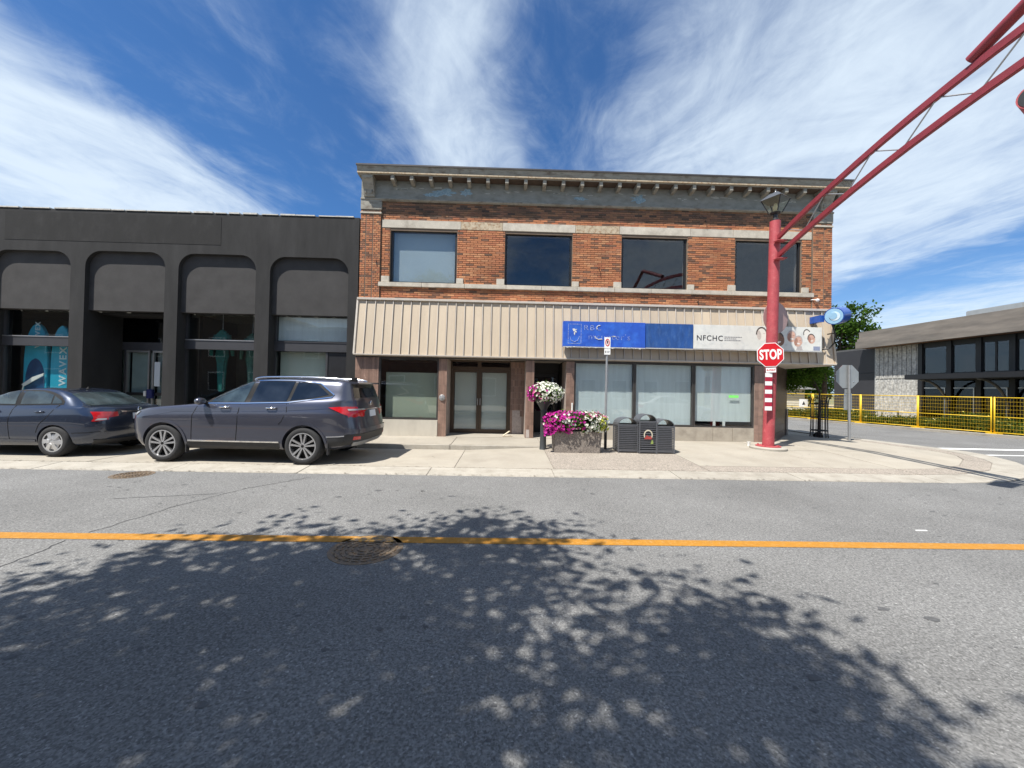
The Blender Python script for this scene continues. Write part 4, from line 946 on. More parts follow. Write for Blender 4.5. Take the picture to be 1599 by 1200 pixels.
def wheel(root, x, y, r, rim_r, kind):
    s = -1 if y < 0 else 1
    w = bpy.data.objects.new('wheel', None); C.objects.link(w); w.parent = root; w.location = (x, y, r); w.rotation_euler = (0, 0, 0 if s < 0 else math.pi); w.empty_display_size = .1
    part(MB().lathe([(rim_r, -.01), (rim_r+.015, -.02), (r-.045, -.02), (r-.012, .0), (r, .03), (r, .17), (r-.012, .2), (r-.05, .22), (rim_r, .21)], (0, 0, 0), 44, 'Y', False), 'tyre', MATS['rubber'], w, smooth=50)
    part(MB().lathe([(0, .09), (rim_r-.012, .09), (rim_r-.012, .2)], (0, 0, 0), 36, 'Y', False), 'brake_disc', MATS['car_black'], w)
    mb = MB(); mb.lathe([(rim_r-.022, .0), (rim_r-.018, -.012), (rim_r+.004, -.014), (rim_r+.004, .12), (rim_r-.014, .12), (rim_r-.022, .0)], (0, 0, 0), 44, 'Y', False)
    if kind == 'spoke':
        for i in range(5):
            for q in (-1, 1):
                t0 = 2*math.pi*i/5+math.pi/2; a = t0+q*.30; b = t0+q*.21
                for w0, w1, y0, m_ in ((.014, .021, -.006, 0),):
                    c0 = Vector((.05*math.cos(a), 0, .05*math.sin(a))); c1 = Vector(((rim_r-.01)*math.cos(b), 0, (rim_r-.01)*math.sin(b))); d = (c1-c0).normalized(); sd = Vector((-d.z, 0, d.x))
                    pts = [c0-sd*w0, c1-sd*w1, c1+sd*w1, c0+sd*w0]
                    mb.prism([p+Vector((0, y0, 0)) for p in pts], (0, .05, 0))
        mb.lathe([(0, -.012), (.05, -.008), (.062, .03)], (0, 0, 0), 18, 'Y')
        part(mb, 'rim', MATS['alloy'], w, smooth=30)
        part(MB().lathe([(0, -.018), (.028, -.016), (.03, .0)], (0, 0, 0), 16, 'Y'), 'hub_cap', MATS['car_black'], w)
    else:
        mb.lathe([(0, -.02), (.06, -.018), (rim_r*.55, -.004), (rim_r-.015, .004)], (0, 0, 0), 36, 'Y')
        for i in range(6):
            t = 2*math.pi*i/6; c = Vector((math.cos(t), 0, math.sin(t))); sd = Vector((-c.z, 0, c.x))
            mb.prism([c*.05-sd*.035+Vector((0, -.026, 0)), c*(rim_r-.02)-sd*.055+Vector((0, -.012, 0)), c*(rim_r-.02)+sd*.03+Vector((0, -.012, 0)), c*.05+sd*.02+Vector((0, -.026, 0))], (0, .02, 0))
        part(mb, 'rim', MATS['hubcap'], w, smooth=30)
        for i in range(6):
            mb = MB(); t = 2*math.pi*(i+.5)/6; c = Vector((math.cos(t), 0, math.sin(t)))*(rim_r-.045); sd = Vector((-math.sin(t), 0, math.cos(t)))
            mb.prism([c+sd*.045+Vector((0, -.014, 0)), c*1.12+sd*.04+Vector((0, -.014, 0)), c*1.12-sd*.04+Vector((0, -.014, 0)), c-sd*.045+Vector((0, -.014, 0))], (0, .012, 0))
            part(mb, 'vent_slot', MATS['car_black'], w)
    return w
def car_common(root, body, paint, bvh):
    body.materials.clear(); body.materials.append(MATS[paint]); body.materials.append(MATS['car_black'])
    body.polygons.foreach_set('use_smooth', [True]*len(body.polygons)); body.set_sharp_from_angle(angle=R(38)); body.name = 'body'
    return link('body', body, root)
def both(bvh, poly, name, mat, parent, off=.005, step=.09, smooth=True):
    out = []
    for fl in (False, True): out.append(part(panel(bvh, poly, 'side', off, step, flip=fl), name, MATS[mat], parent, smooth=30))
    return out
def arch_trim(bvh, x, z, r, w, a0=-8, a1=188):
    return [(x+r*math.cos(R(a0+(a1-a0)*i/26)), z+r*math.sin(R(a0+(a1-a0)*i/26))) for i in range(27)]

def suv():
    t = thing('parked_car', 'dark grey SUV with silver roof rails and multi-spoke alloy wheels in the parking bay', 'car', (-6.75, 8.83, .042), R(-2.0), local=True)
    rg = [(-.70, 3.72, .26, .30, .88, 5, 0), (-.82, 3.90, .31, .36, .94, 5, 0), (-.92, 4.00, .45, .47, .975, 5, 0), (-.95, 4.03, .60, .62, .985, 5, 0), (-.955, 4.02, .72, .76, .99, 5, 0), (-.945, 3.98, .84, .94, .995, 5, 0), (-.93, 3.965, .90, 1.06, .992, 5, 0),
          (-.915, 3.955, .965, 1.11, .97, 5, 0), (-.88, 3.945, 1.01, 1.155, .96, 5, 0), (-.78, 3.935, 1.05, 1.20, .95, 5, .005), (-.55, 3.925, 1.085, 1.24, .935, 5, .01), (-.05, 3.915, 1.13, 1.27, .92, 5, .01), (.42, 3.905, 1.17, 1.30, .905, 5.2, 0),
          (.58, 3.895, 1.19, 1.33, .885, 5, 0), (.95, 3.84, 1.39, 1.46, .82, 5.5, 0), (1.30, 3.79, 1.555, 1.585, .762, 6, 0), (1.50, 3.765, 1.635, 1.645, .725, 6, .01), (1.62, 3.75, 1.67, 1.67, .69, 6, .02), (1.78, 3.70, 1.695, 1.685, .62, 5, .03), (2.05, 3.5, 1.71, 1.70, .42, 4, .03)]
    rg = [(r[0]+(.10 if r[0] < 0 else 0), r[1]-.15)+r[2:] for r in rg]
    body, bvh = car_body(rg, [(0, .36), (2.82, .36)], .435, .98)
    bo = car_common(t, body, 'paint_grey', bvh)
    dlo = curve([(.66, 1.185), (.98, 1.40), (1.32, 1.565), (1.62, 1.645), (2.1, 1.672), (2.6, 1.668), (3.02, 1.625)])+[(3.34, 1.40), (3.30, 1.355), (2.9, 1.30), (2.45, 1.235), (1.6, 1.205)]
    both(bvh, dlo, 'pillar_trim', 'car_black', t, .004)
    both(bvh, curve([(.86, 1.215), (1.05, 1.40), (1.34, 1.55), (1.60, 1.625)])+[(1.66, 1.63), (1.56, 1.22)], 'front_window', 'car_glass', t, .008)
    both(bvh, [(1.68, 1.225), (1.76, 1.64), (2.1, 1.652), (2.50, 1.65), (2.42, 1.25)], 'rear_window', 'car_glass_tint', t, .008)
    both(bvh, [(2.49, 1.262), (2.57, 1.648), (2.98, 1.605), (3.25, 1.40), (2.9, 1.325)], 'quarter_window', 'car_glass_tint', t, .008)
    for fl in (False, True):
        part(strip(bvh, dlo[:len(dlo)-5], .02, 'side', .012, fl), 'window_chrome', MATS['chrome'], t, smooth=30)
        part(strip(bvh, [(.70, 1.178), (1.6, 1.198), (2.45, 1.228), (2.9, 1.292), (3.32, 1.352), (3.36, 1.40), (3.03, 1.63)], .02, 'side', .012, fl), 'window_chrome', MATS['chrome'], t, smooth=30)
        for pl, nm in (([(1.50, 1.19), (1.49, .8), (1.46, .46)], 'door_seam'), ([(2.44, 1.22), (2.47, 1.05), (2.38, .86), (2.32, .80)], 'door_seam'), ([(.66, 1.18), (.58, .95), (.56, .46)], 'door_seam')):
            part(strip(bvh, pl, .012, 'side', .003, fl), nm, MATS['car_black'], t)
        part(strip(bvh, [(.5, .445), (2.33, .445)], .028, 'side', .02, fl), 'sill_chrome', MATS['chrome'], t, smooth=30)
        part(panel(bvh, [(.46, .285), (2.34, .285), (2.36, .43), (.44, .43)], 'side', .012, flip=fl), 'sill_cladding', MATS['cladding'], t, smooth=30)
        part(panel(bvh, [(3.28, .36), (3.70, .40), (3.78, .52), (3.76, .56), (3.30, .55)], 'side', .008, flip=fl), 'rear_cladding', MATS['cladding'], t, smooth=30)
        part(strip(bvh, [(3.28, .565), (3.52, .575), (3.74, .60)], .02, 'side', .012, fl), 'bumper_chrome', MATS['chrome'], t)
        for x in (0, 2.82): part(strip(bvh, arch_trim(bvh, x, .36, .455, .05), .045, 'side', .014, fl), 'arch_trim', MATS['paint_grey'], t, smooth=30)
        part(strip(bvh, [(-.6, .86), (.2, 1.015), (1.5, 1.035), (2.4, 1.07), (3.3, 1.13)], .010, 'side', .004, fl), 'crease_line', MATS['paint_grey'], t, smooth=30)
        s = 1 if fl else -1
        for x in (1.22, 2.16):
            h = part(panel(bvh, [(x-.09, 1.085), (x+.09, 1.09), (x+.09, 1.125), (x-.09, 1.12)], 'side', .001, flip=fl), 'handle_recess', MATS['car_black'], t)
            part(MB().tube([(x-.10, s*.975, 1.115), (x-.08, s*1.005, 1.118), (x+.08, s*1.005, 1.123), (x+.10, s*.975, 1.122)], .016, 8), 'door_handle', MATS['chrome'], t, smooth=True)
        m = part(MB().lathe([(0, -.12), (.06, -.11), (.085, -.05), (.09, .04), (.07, .1), (0, .115)], (0, 0, 0), 18, 'X'), 'mirror', MATS['paint_grey'], t, smooth=True); m.location = (.80, s*1.06, 1.23); m.rotation_euler = (0, 0, R(-80)*-s); m.scale = (1.05, .75, .8)
        part(MB().tube([(.80, s*.90, 1.19), (.80, s*1.02, 1.2)], .03, 8), 'mirror_stem', MATS['car_black'], t)
        part(panel(bvh, [(3.30, 1.15), (3.5, 1.165), (3.80, 1.16), (3.82, .95), (3.74, .95), (3.50, 1.06)], 'side', .014, flip=fl), 'tail_light', MATS['lamp_red'], t, smooth=30)
        y0, y1 = (s*.88, s*.66)
        part(panel(bvh, [(y0, .95), (y1, 1.06), (y1, 1.16), (y0, 1.17)] if s > 0 else [(y1, 1.06), (y0, .95), (y0, 1.17), (y1, 1.16)], 'rear', .012), 'tail_light', MATS['lamp_red'], t, smooth=30)
        part(panel(bvh, [(s*.86, 1.085), (s*.40, 1.09), (s*.40, 1.115), (s*.86, 1.12)], 'rear', .022), 'reverse_light', MATS['lamp_clear'], t, smooth=30)
        part(panel(bvh, [(s*.82, .50), (s*.66, .50), (s*.66, .56), (s*.82, .57)], 'rear', .024), 'reflector', MATS['lamp_red'], t)
        part(panel(bvh, [(-.78, .90), (-.66, .96), (-.52, 1.0), (-.60, .92)], 'side', .012, flip=fl), 'headlight', MATS['lamp_clear'], t, smooth=30)
        part(MB().tube(curve([(1.60, s*.64, 1.68), (1.78, s*.635, 1.735), (2.6, s*.63, 1.752), (3.25, s*.625, 1.735), (3.45, s*.62, 1.70)], 5), .022, 8), 'roof_rail', MATS['chrome'], t, smooth=True)
        part(MB().box(.44, .47, s*.93-.04, s*.93+.04, .20, .42).box(3.29, 3.32, s*.93-.04, s*.93+.04, .20, .45), 'mud_flap', MATS['cladding'], t, bevel=.006)
    part(panel(bvh, [(-.68, 1.34), (.68, 1.34), (.58, 1.615), (-.58, 1.615)], 'rear', .006), 'rear_glass', MATS['car_glass_tint'], t, smooth=30)
    part(panel(bvh, [(-.92, .62), (.92, .62), (.93, .72), (-.93, .72)], 'rear', .03), 'rear_bumper', MATS['paint_grey'], t, smooth=30)
    part(panel(bvh, [(-.90, .44), (.90, .44), (.93, .61), (-.93, .61)], 'rear', .018), 'bumper_cladding', MATS['cladding'], t, smooth=30)
    part(panel(bvh, [(-.75, .38), (.75, .38), (.8, .46), (-.8, .46)], 'rear', .03), 'skid_plate', MATS['skid'], t, smooth=30)
    part(panel(bvh, [(-.16, .93), (.16, .93), (.16, 1.07), (-.16, 1.07)], 'rear', .014), 'licence_plate', MATS['plate'], t)
    part(panel(bvh, [(-.62, 1.085), (.62, 1.085), (.62, 1.105), (-.62, 1.105)], 'rear', .02), 'tailgate_chrome', MATS['chrome'], t)
    part(MB().lathe([(0, .012), (.05, .01), (.055, 0)], (0, 0, 0), 16, 'X'), 'tailgate_badge', MATS['chrome'], t).location = (3.795, 0, 1.22)
    part(MB().prism([(3.35, -.60, 1.70), (3.74, -.60, 1.675), (3.76, -.60, 1.64), (3.40, -.60, 1.62)], (0, 1.20, 0)), 'spoiler', MATS['paint_grey'], t)
    part(MB().prism([(3.25, -.03, 1.70), (3.42, -.03, 1.78), (3.47, -.03, 1.77), (3.47, -.03, 1.69)], (0, .06, 0)), 'antenna_fin', MATS['car_black'], t, bevel=.01)
    part(panel(bvh, [(.62, -.70), (1.46, -.58), (1.46, .58), (.62, .70)], 'top', .008), 'windscreen', MATS['car_glass'], t, smooth=30)
    part(panel(bvh, [(-.5, .62), (.5, .62), (.5, .88), (-.5, .88)], 'front', .01), 'grille', MATS['car_black'], t, smooth=30)
    for x in (0, 2.82):
        for y in (-.985, .985): wheel(t, x, y, .372, .265, 'spoke')
def sedan(loc=(-9.24, 9.0, .042), rz=R(-.6), paint='paint_blue', label='dark blue sedan with silver wheel covers parked ahead of the grey SUV'):
    t = thing('parked_car', label, 'car', loc, rz, local=True)
    rg = [(-3.30, .72, .20, .24, .78, 4.5, 0), (-3.46, .84, .25, .30, .83, 4.5, 0), (-3.54, .91, .40, .42, .86, 4.5, 0), (-3.57, .94, .55, .56, .872, 4.5, 0), (-3.56, .95, .64, .70, .876, 4.5, 0), (-3.50, .93, .70, .86, .872, 4.2, 0), (-3.42, .92, .735, .93, .858, 4, 0),
          (-3.25, .91, .775, .985, .84, 3.8, 0), (-2.95, .88, .83, 1.015, .825, 3.8, .01), (-2.5, .82, .91, 1.035, .81, 4.2, 0), (-2.2, .66, .965, 1.045, .79, 4.6, 0), (-2.05, .50, 1.0, 1.07, .765, 4.8, 0),
          (-1.62, .24, 1.20, 1.21, .69, 5, .01), (-1.30, .02, 1.315, 1.315, .625, 5, .02), (-1.12, -.10, 1.355, 1.355, .59, 5, .025), (-.98, -.18, 1.375, 1.375, .55, 4.5, .03), (-.8, -.35, 1.395, 1.39, .38, 4, .03)]
    body, bvh = car_body(rg, [(0, .31), (-2.7, .31)], .355, .865)
    car_common(t, body, paint, bvh)
    dlo = curve([(-1.95, 1.035), (-1.6, 1.19), (-1.3, 1.30), (-.9, 1.365), (-.45, 1.36), (-.12, 1.27), (.06, 1.14)])+[(.07, 1.075), (-.9, 1.045)]
    both(bvh, dlo, 'pillar_trim', 'car_black', t, .003)
    both(bvh, curve([(-1.80, 1.065), (-1.55, 1.19), (-1.25, 1.30), (-.98, 1.34)])+[(-.93, 1.07)], 'front_window', 'car_glass', t, .007)
    both(bvh, [(-.82, 1.07), (-.87, 1.335), (-.5, 1.34), (-.24, 1.27), (-.20, 1.09)], 'rear_window', 'car_glass', t, .007)
    both(bvh, [(-.17, 1.09), (-.20, 1.25), (-.02, 1.16), (.03, 1.10)], 'quarter_window', 'car_glass', t, .007)
    for fl in (False, True):
        s = 1 if fl else -1
        for pl in ([(-.90, 1.05), (-.92, .7), (-.90, .3)], [(.0, 1.08), (-.12, .85), (-.30, .66), (-.36, .5)]): part(strip(bvh, pl, .012, 'side', .003, fl), 'door_seam', MATS['car_black'], t)
        part(strip(bvh, [(.36, .50), (.6, .51), (.86, .53)], .012, 'side', .004, fl), 'bumper_seam', MATS['car_black'], t)
        part(strip(bvh, [(-2.3, .33), (-.38, .33)], .05, 'side', .01, fl), 'sill_trim', MATS[paint], t, smooth=30)
        for x in (-.32, -1.25): part(MB().tube([(x-.09, s*.83, .925), (x-.07, s*.868, .928), (x+.07, s*.868, .932), (x+.09, s*.83, .93)], .014, 8), 'door_handle', MATS[paint], t, smooth=True)
        part(panel(bvh, [(.70, .74), (.74, .84), (.80, .93), (.86, .93), (.87, .77), (.78, .74)], 'side', .012, flip=fl), 'tail_light', MATS['lamp_red'], t, smooth=30)
        part(panel(bvh, [(.745, .76), (.77, .80), (.855, .80), (.855, .765)], 'side', .018, flip=fl), 'indicator', MATS['lamp_clear'], t, smooth=30)
        part(panel(bvh, [(s*.78, .79), (s*.46, .84), (s*.46, .93), (s*.78, .94)], 'rear', .012), 'tail_light', MATS['lamp_red'], t, smooth=30)
        m = part(MB().lathe([(0, -.10), (.06, -.09), (.075, 0), (.05, .09), (0, .10)], (0, 0, 0), 16, 'X'), 'mirror', MATS[paint], t, smooth=True); m.location = (-1.72, s*.90, 1.06); m.rotation_euler = (0, 0, R(-80))
    part(panel(bvh, [(.02, -.56), (.52, -.66), (.56, 0), (.52, .66), (.02, .56), (-.02, 0)], 'top', .007), 'rear_glass', MATS['car_glass'], t, smooth=30)
    part(panel(bvh, [(-1.95, -.68), (-1.30, -.56), (-1.30, .56), (-1.95, .68)], 'top', .007), 'windscreen', MATS['car_glass'], t, smooth=30)
    part(panel(bvh, [(-.16, .76), (.16, .76), (.16, .89), (-.16, .89)], 'rear', .012), 'licence_plate', MATS['plate'], t)
    part(panel(bvh, [(-.4, .915), (.4, .915), (.4, .945), (-.4, .945)], 'rear', .02), 'boot_chrome', MATS['chrome'], t)
    part(MB().lathe([(0, .012), (.04, .01), (.045, 0)], (0, 0, 0), 16, 'X'), 'boot_badge', MATS['chrome'], t).location = (.925, 0, .98)
    part(panel(bvh, [(-.7, .26), (.7, .26), (.75, .36), (-.75, .36)], 'rear', .012), 'bumper_cladding', MATS['cladding'], t, smooth=30)
    part(MB().lathe([(0, .05), (.012, .04), (.035, .0)], (-.25, 0, 1.40), 10), 'roof_antenna', MATS['car_black'], t)
    for x in (0, -2.7):
        for y in (-.865, .865): wheel(t, x, y, .318, .205, 'cover')
suv(); sedan()
# two cars at the near kerb, seen only as reflections in the shop windows
M('paint_white', (.72, .72, .71), .3, .0, var=.03, coat=1.); M('paint_silver', (.5, .5, .5), .3, .5, var=.03, coat=1.)
sedan((8.2, 2.15, .0), R(180), 'paint_white', 'white sedan parked at the near kerb right of the photographer')
sedan((-7.2, 2.1, .0), R(0), 'paint_silver', 'silver sedan parked at the near kerb under the street tree')

# ------------------------------------------------------------------ red arch across the street
M('truss_red_shaded', (.23, .03, .04), .5, var=.15, scale=7, speck=.08)  # arch red darkened: shade on the truss is painted into its colour
M('arch_red', (.36, .055, .065), .6, var=.16, scale=6, bump=.08, speck=.07, spscale=45, col2=(.42, .10, .10), c2at=.62, c2w=.1, c2scale=9)
M('lamp_black', (.03, .03, .032), .4, .2, var=.1); M('lamp_roof', (.12, .125, .13), .35, .4, var=.1)
M_glass('lamp_glass', (.95, .93, .84), .0, .15); M('lamp_inside', (.62, .56, .38), .7)
M('stop_red', (.56, .008, .014), .45, var=.04); M('sign_white2', (.82, .82, .8), .45, var=.04); M('galv', (.36, .37, .38), .45, .6, var=.12, scale=12); M('sign_back', (.33, .35, .36), .5, .5, var=.08)
M('maroon_stripe', (.36, .01, .035), .5)
PX, PY = 7.24, 10.3
def lantern(parent, x, y, z):
    ln = part(MB().lathe([(0, 0), (.085, 0), (.085, .06), (.055, .10), (.055, .20), (.12, .22), (.135, .25), (.0, .25)], (x, y, z), 16), 'lantern', MATS['lamp_black'], parent, smooth=35)
    h0, h1, r0, r1 = z+.25, z+.60, .125, .265
    k = [(math.cos(math.pi/4+math.pi/2*i), math.sin(math.pi/4+math.pi/2*i)) for i in range(4)]
    k = [(a*1.3, b*1.3) for a, b in k]
    rot = R(28); k = [(a*math.cos(rot)-b*math.sin(rot), a*math.sin(rot)+b*math.cos(rot)) for a, b in k]
    for i in range(4):
        a, b = k[i], k[(i+1) % 4]
        part(MB().add([(x+a[0]*r0, y+a[1]*r0, h0), (x+b[0]*r0, y+b[1]*r0, h0), (x+b[0]*r1, y+b[1]*r1, h1), (x+a[0]*r1, y+a[1]*r1, h1)], [(0, 1, 2, 3)]), 'pane', MATS['lamp_glass'], ln)
        part(MB().tube([(x+a[0]*r0, y+a[1]*r0, h0), (x+a[0]*r1, y+a[1]*r1, h1)], .014, 6), 'glazing_bar', MATS['lamp_black'], ln)
    c = r1*1.12; top = .12
    v = [(x+a*c, y+b*c, h1) for a, b in k]+[(x+a*top, y+b*top, h1+.17) for a, b in k]
    part(MB().add(v, [(0, 1, 5, 4), (1, 2, 6, 5), (2, 3, 7, 6), (3, 0, 4, 7), (4, 5, 6, 7), (3, 2, 1, 0)]), 'lantern_roof', MATS['lamp_roof'], ln)
    part(MB().lathe([(.10, 0), (.03, .05), (.02, .08), (.03, .10), (0, .125)], (x, y, h1+.17), 14), 'finial', MATS['lamp_roof'], ln, smooth=35)
    part(MB().lathe([(0, 0), (.05, .02), (.06, .14), (.03, .24), (0, .26)], (x, y, h0+.01), 12), 'bulb_cover', MATS['lamp_inside'], ln, smooth=True)
def red_arch():
    t = thing('street_arch', 'red steel truss arch on a tall red pole with black lantern, spanning the street', 'arch', (PX, PY, .13))
    YN = -3.6
    zt = lambda y: 7.05-((y-3.35)/6.95)**2*1.22
    ax = lambda y: PX+.10
    for y, sg in ((PY, 1), (YN, -1)):
        p = part(MB().tube([(PX-.02, y, .16), (PX+.05, y, 3.2), (PX+.10, y, 6.36)], [.142, .137, .132], 28), 'pole', MATS['arch_red'], t, smooth=40)
        part(MB().lathe([(0, .05), (.30, .05), (.30, .0)], (PX-.02, y, .19), 28), 'base_plate', MATS['arch_red'], p, smooth=40)
        part(MB().lathe([(0, .10), (.40, .10), (.44, .075), (.44, -.05)], (PX-.02, y, .12), 40), 'footing', MATS['kerb_concrete'], p, smooth=40)
        for a in range(4):
            part(MB().tube([(PX-.02+.24*math.cos(a*1.57+.7), y+.24*math.sin(a*1.57+.7), .22), (PX-.02+.24*math.cos(a*1.57+.7), y+.24*math.sin(a*1.57+.7), .275)], .022, 6), 'bolt', MATS['arch_red'], p)
        lantern(t, PX+.10, y, 6.35)
    ys = [PY-.13-(PY-YN-.26)*i/24 for i in range(25)]
    def chord(dz, nm):
        mb = MB(); pts = [Vector((ax(y), y, zt(y)+dz)) for y in ys]; w, h = .036, .066
        v = []; f = []
        for p in pts: v += [p+Vector((-w, 0, -h)), p+Vector((w, 0, -h)), p+Vector((w, 0, h)), p+Vector((-w, 0, h))]
        for i in range(len(pts)-1):
            for k in range(4): f.append((i*4+k, i*4+(k+1) % 4, i*4+4+(k+1) % 4, i*4+4+k))
        f += [(3, 2, 1, 0), tuple(len(v)-4+k for k in range(4))]
        part(mb.add(v, f), nm, MATS['truss_red_shaded'], t, bevel=.006)
    chord(0, 'top_chord'); chord(-.50, 'bottom_chord')
    y = PY-.45; up = True
    while y > YN+.6:
        y2 = y-.58
        part(MB().tube([(ax(y), y, zt(y)-(.03 if up else .47)), (ax(y2), y2, zt(y2)-(.47 if up else .03))], .013, 6), 'diagonal', MATS['galv'], t)
        y = y2; up = not up
    for s in (-1, 1):
        a = (ax(0)-.0, 3.35+s*2.55, zt(3.35+s*2.55)+.14); b = (ax(0), 3.35+s*.02, 8.05)
        part(MB().tube([a, b], .085, 14), 'peak_tube', MATS['truss_red_shaded'], t, smooth=40)
    for s in (-1, 1): part(B(PX-.03, PX+.23, PY-.30, PY-.12, 5.74 if s > 0 else 5.26, 5.76 if s > 0 else 5.28), 'seat_plate', MATS['arch_red'], t)
    d = part(MB().tube([(PX-.22, 4.93, 5.72), (PX+.30, 5.18, 5.72)], .165, 24), 'flood_lamp', MATS['arch_red'], t, smooth=40)
    dv = Vector((-.58, -.28, 0)).normalized(); c = Vector((PX-.22, 4.93, 5.72))+dv*.002
    part(MB().tube([c, c+dv*.004], .145, 24), 'lamp_lens', MATS['lamp_black'], d); part(MB().tube([(PX+.05, 5.06, 5.85), (PX+.10, 5.06, 6.45)], .03, 8), 'lamp_bracket', MATS['arch_red'], d)
red_arch()
def octagon(cx, cz, y, r, dy, mb=None):
    return (mb or MB()).prism([(cx+r*math.cos(R(22.5+45*i)), y, cz+r*math.sin(R(22.5+45*i))) for i in range(8)], (0, dy, 0))
def stop_sign():
    t = thing('stop_sign', 'red octagonal STOP sign with a small tab fixed to the red pole', 'stop sign', (PX-.1, PY-.24, 2.2))
    x, z, y = 7.085, 2.685, PY-.24; rr = .345
    rm = Matrix.Translation((x, y, z)) @ Matrix.Rotation(R(-3), 4, 'Y') @ Matrix.Rotation(R(-13), 4, 'Z') @ Matrix.Translation((-x, -y, -z))
    def pt(mb, n, m, **k):
        mb.v = [tuple(rm @ Vector(v)) for v in mb.v]; return part(mb, n, MATS[m], t, **k)
    pt(octagon(x, z, y, rr, .004), 'border', 'sign_white2'); pt(octagon(x, z, y-.003, rr*.945, .003), 'face', 'stop_red'); pt(octagon(x, z, y+.0045, rr*.99, .003), 'back', 'sign_back')
    o = lettering('STOP', .36, (x, y-.006, z-.005), MATS['sign_white2'], t, .60, .012, space=1.04); o.data.transform(rm)
    pt(B(x-.12, x+.12, y, y+.004, z-.47, z-.345), 'tab', 'sign_white2')
    o = lettering('4-WAY', .075, (x, y-.003, z-.405), MATS['stop_red'], t, .9, .001); o.data.transform(rm)
    part(MB().box(x-.03, x+.08, y+.03, y+.15, z-.02, z+.02).box(x-.03, x+.08, y+.03, y+.15, z-.22, z-.18), 'bracket', MATS['galv'], t)
    t2 = thing('striped_marker', 'narrow white and maroon striped marker board under the STOP sign', 'marker board', (7.06, PY-.22, 1.2))
    y = PY-.22; x = 7.06; h = 1.0/9
    part(B(x-.095, x+.095, y+.001, y+.005, 1.2, 2.2), 'backing', MATS['sign_back'], t2)
    for i in range(9): part(B(x-.095, x+.095, y-.003, y, 1.2+h*i+(0 if i % 2 else .004), 1.2+h*(i+1)), 'stripe', MATS['sign_white2' if i % 2 == 0 else 'maroon_stripe'], t2)
    part(MB().box(x-.02, x+.08, y+.005, y+.12, 1.4, 1.43).box(x-.02, x+.08, y+.005, y+.12, 2.0, 2.03), 'bracket', MATS['galv'], t2)
stop_sign()
t = thing('round_sign_back', 'plain round sign seen from behind on the red pole above the STOP sign', 'sign', (PX+.3, PY+.12, 3.4))
mb = MB(); n = 30
sd = Vector((.97, .24, 0)).normalized(); cc = Vector((7.50, 10.47, 3.76))
part(mb.prism([cc+sd*.43*math.cos(2*math.pi*i/n)+Vector((0, 0, .44*math.sin(2*math.pi*i/n))) for i in range(n)], sd.cross(Vector((0, 0, 1)))*.012), 'disc', M('pink_grey', (.38, .26, .25), .5, .2, var=.1), t)
part(MB().tube([(PX+.05, PY+.1, 3.9), cc+Vector((-.05, 0, .14))], .025).tube([(PX+.05, PY+.1, 3.6), cc+Vector((-.05, 0, -.16))], .025), 'bracket', MATS['galv'], t)

# ------------------------------------------------------------------ sign posts
def no_parking():
    z0 = gz(2.66, 9.88)-.02
    t = thing('parking_sign', 'thin grey post with a small no-parking sign behind the planter', 'sign', (2.66, 9.88, z0))
    part(MB().tube([(2.66, 9.88, z0), (2.66, 9.88, 2.75)], .028, 12), 'post', MATS['galv'], t, smooth=40); part(MB().tube([(2.66, 9.88, z0), (2.66, 9.88, .95)], .038, 12), 'post_sleeve', MATS['lamp_black'], t, smooth=40)
    p = part(B(2.58, 2.74, 9.842, 9.848, 2.73, 3.02), 'upper_plate', MATS['sign_white2'], t, bevel=.002)
    part(B(2.65, 2.67, 9.849, 9.88, 2.6, 3.0), 'plate_strap', MATS['galv'], t)
    n = 24
    ringm = MB()
    for i in range(n):
        a, b = 2*math.pi*i/n, 2*math.pi*(i+1)/n
        ringm.prism([(2.66+.04*math.cos(a), 9.839, 2.885+.075*math.sin(a)), (2.66+.04*math.cos(b), 9.839, 2.885+.075*math.sin(b)), (2.66+.058*math.cos(b), 9.839, 2.885+.098*math.sin(b)), (2.66+.058*math.cos(a), 9.839, 2.885+.098*math.sin(a))], (0, .002, 0))
    part(ringm, 'prohibition_ring', MATS['stop_red'], p); part(MB().beam((2.63, 9.838, 2.94), (2.69, 9.838, 2.83), .004, .016, (0, 1, 0)), 'prohibition_bar', MATS['stop_red'], p)
    lettering('P', .12, (2.66, 9.839, 2.885), MATS['ink'], p, .7, .004)
    p2 = part(B(2.58, 2.74, 9.842, 9.848, 2.57, 2.72), 'lower_plate', MATS['sign_white2'], t, bevel=.002)
    part(MB().box(2.60, 2.63, 9.839, 9.842, 2.62, 2.67).box(2.65, 2.72, 9.839, 9.842, 2.655, 2.665).box(2.65, 2.71, 9.839, 9.842, 2.625, 2.635), 'small_print', MATS['grey_ink'], p2)
no_parking()
def back_stop():
    x, y = 11.86, 12.9; z0 = gz(x, y)-.02
    t = thing('stop_sign', 'grey back of an octagonal sign on a galvanised post at the corner', 'stop sign', (x, y, z0))
    part(MB().tube([(x, y, z0), (x-.03, y, 2.68)], .04, 10), 'post', MATS['galv'], t, smooth=40)
    part(octagon(x-.05, 2.29, y+.045, .43, .004), 'plate', MATS['sign_back'], t); part(octagon(x-.05, 2.29, y+.0495, .43, .003), 'face', MATS['stop_red'], t)
    part(B(x-.14, x+.06, y+.045, y+.05, 1.72, 1.86), 'tab', MATS['sign_back'], t); part(B(x-.16, x+.12, y+.045, y+.05, 1.15, 1.71), 'lower_plate', MATS['sign_back'], t)
    for dx, z in ((.2, 2.12), (.05, 1.78), (-.1, 1.66)): part(MB().lathe([(0, -.012), (.022, -.008), (.024, 0)], (x+dx-.03, y+.044, z), 8, 'Y'), 'bolt', MATS['chrome'], t)
back_stop()

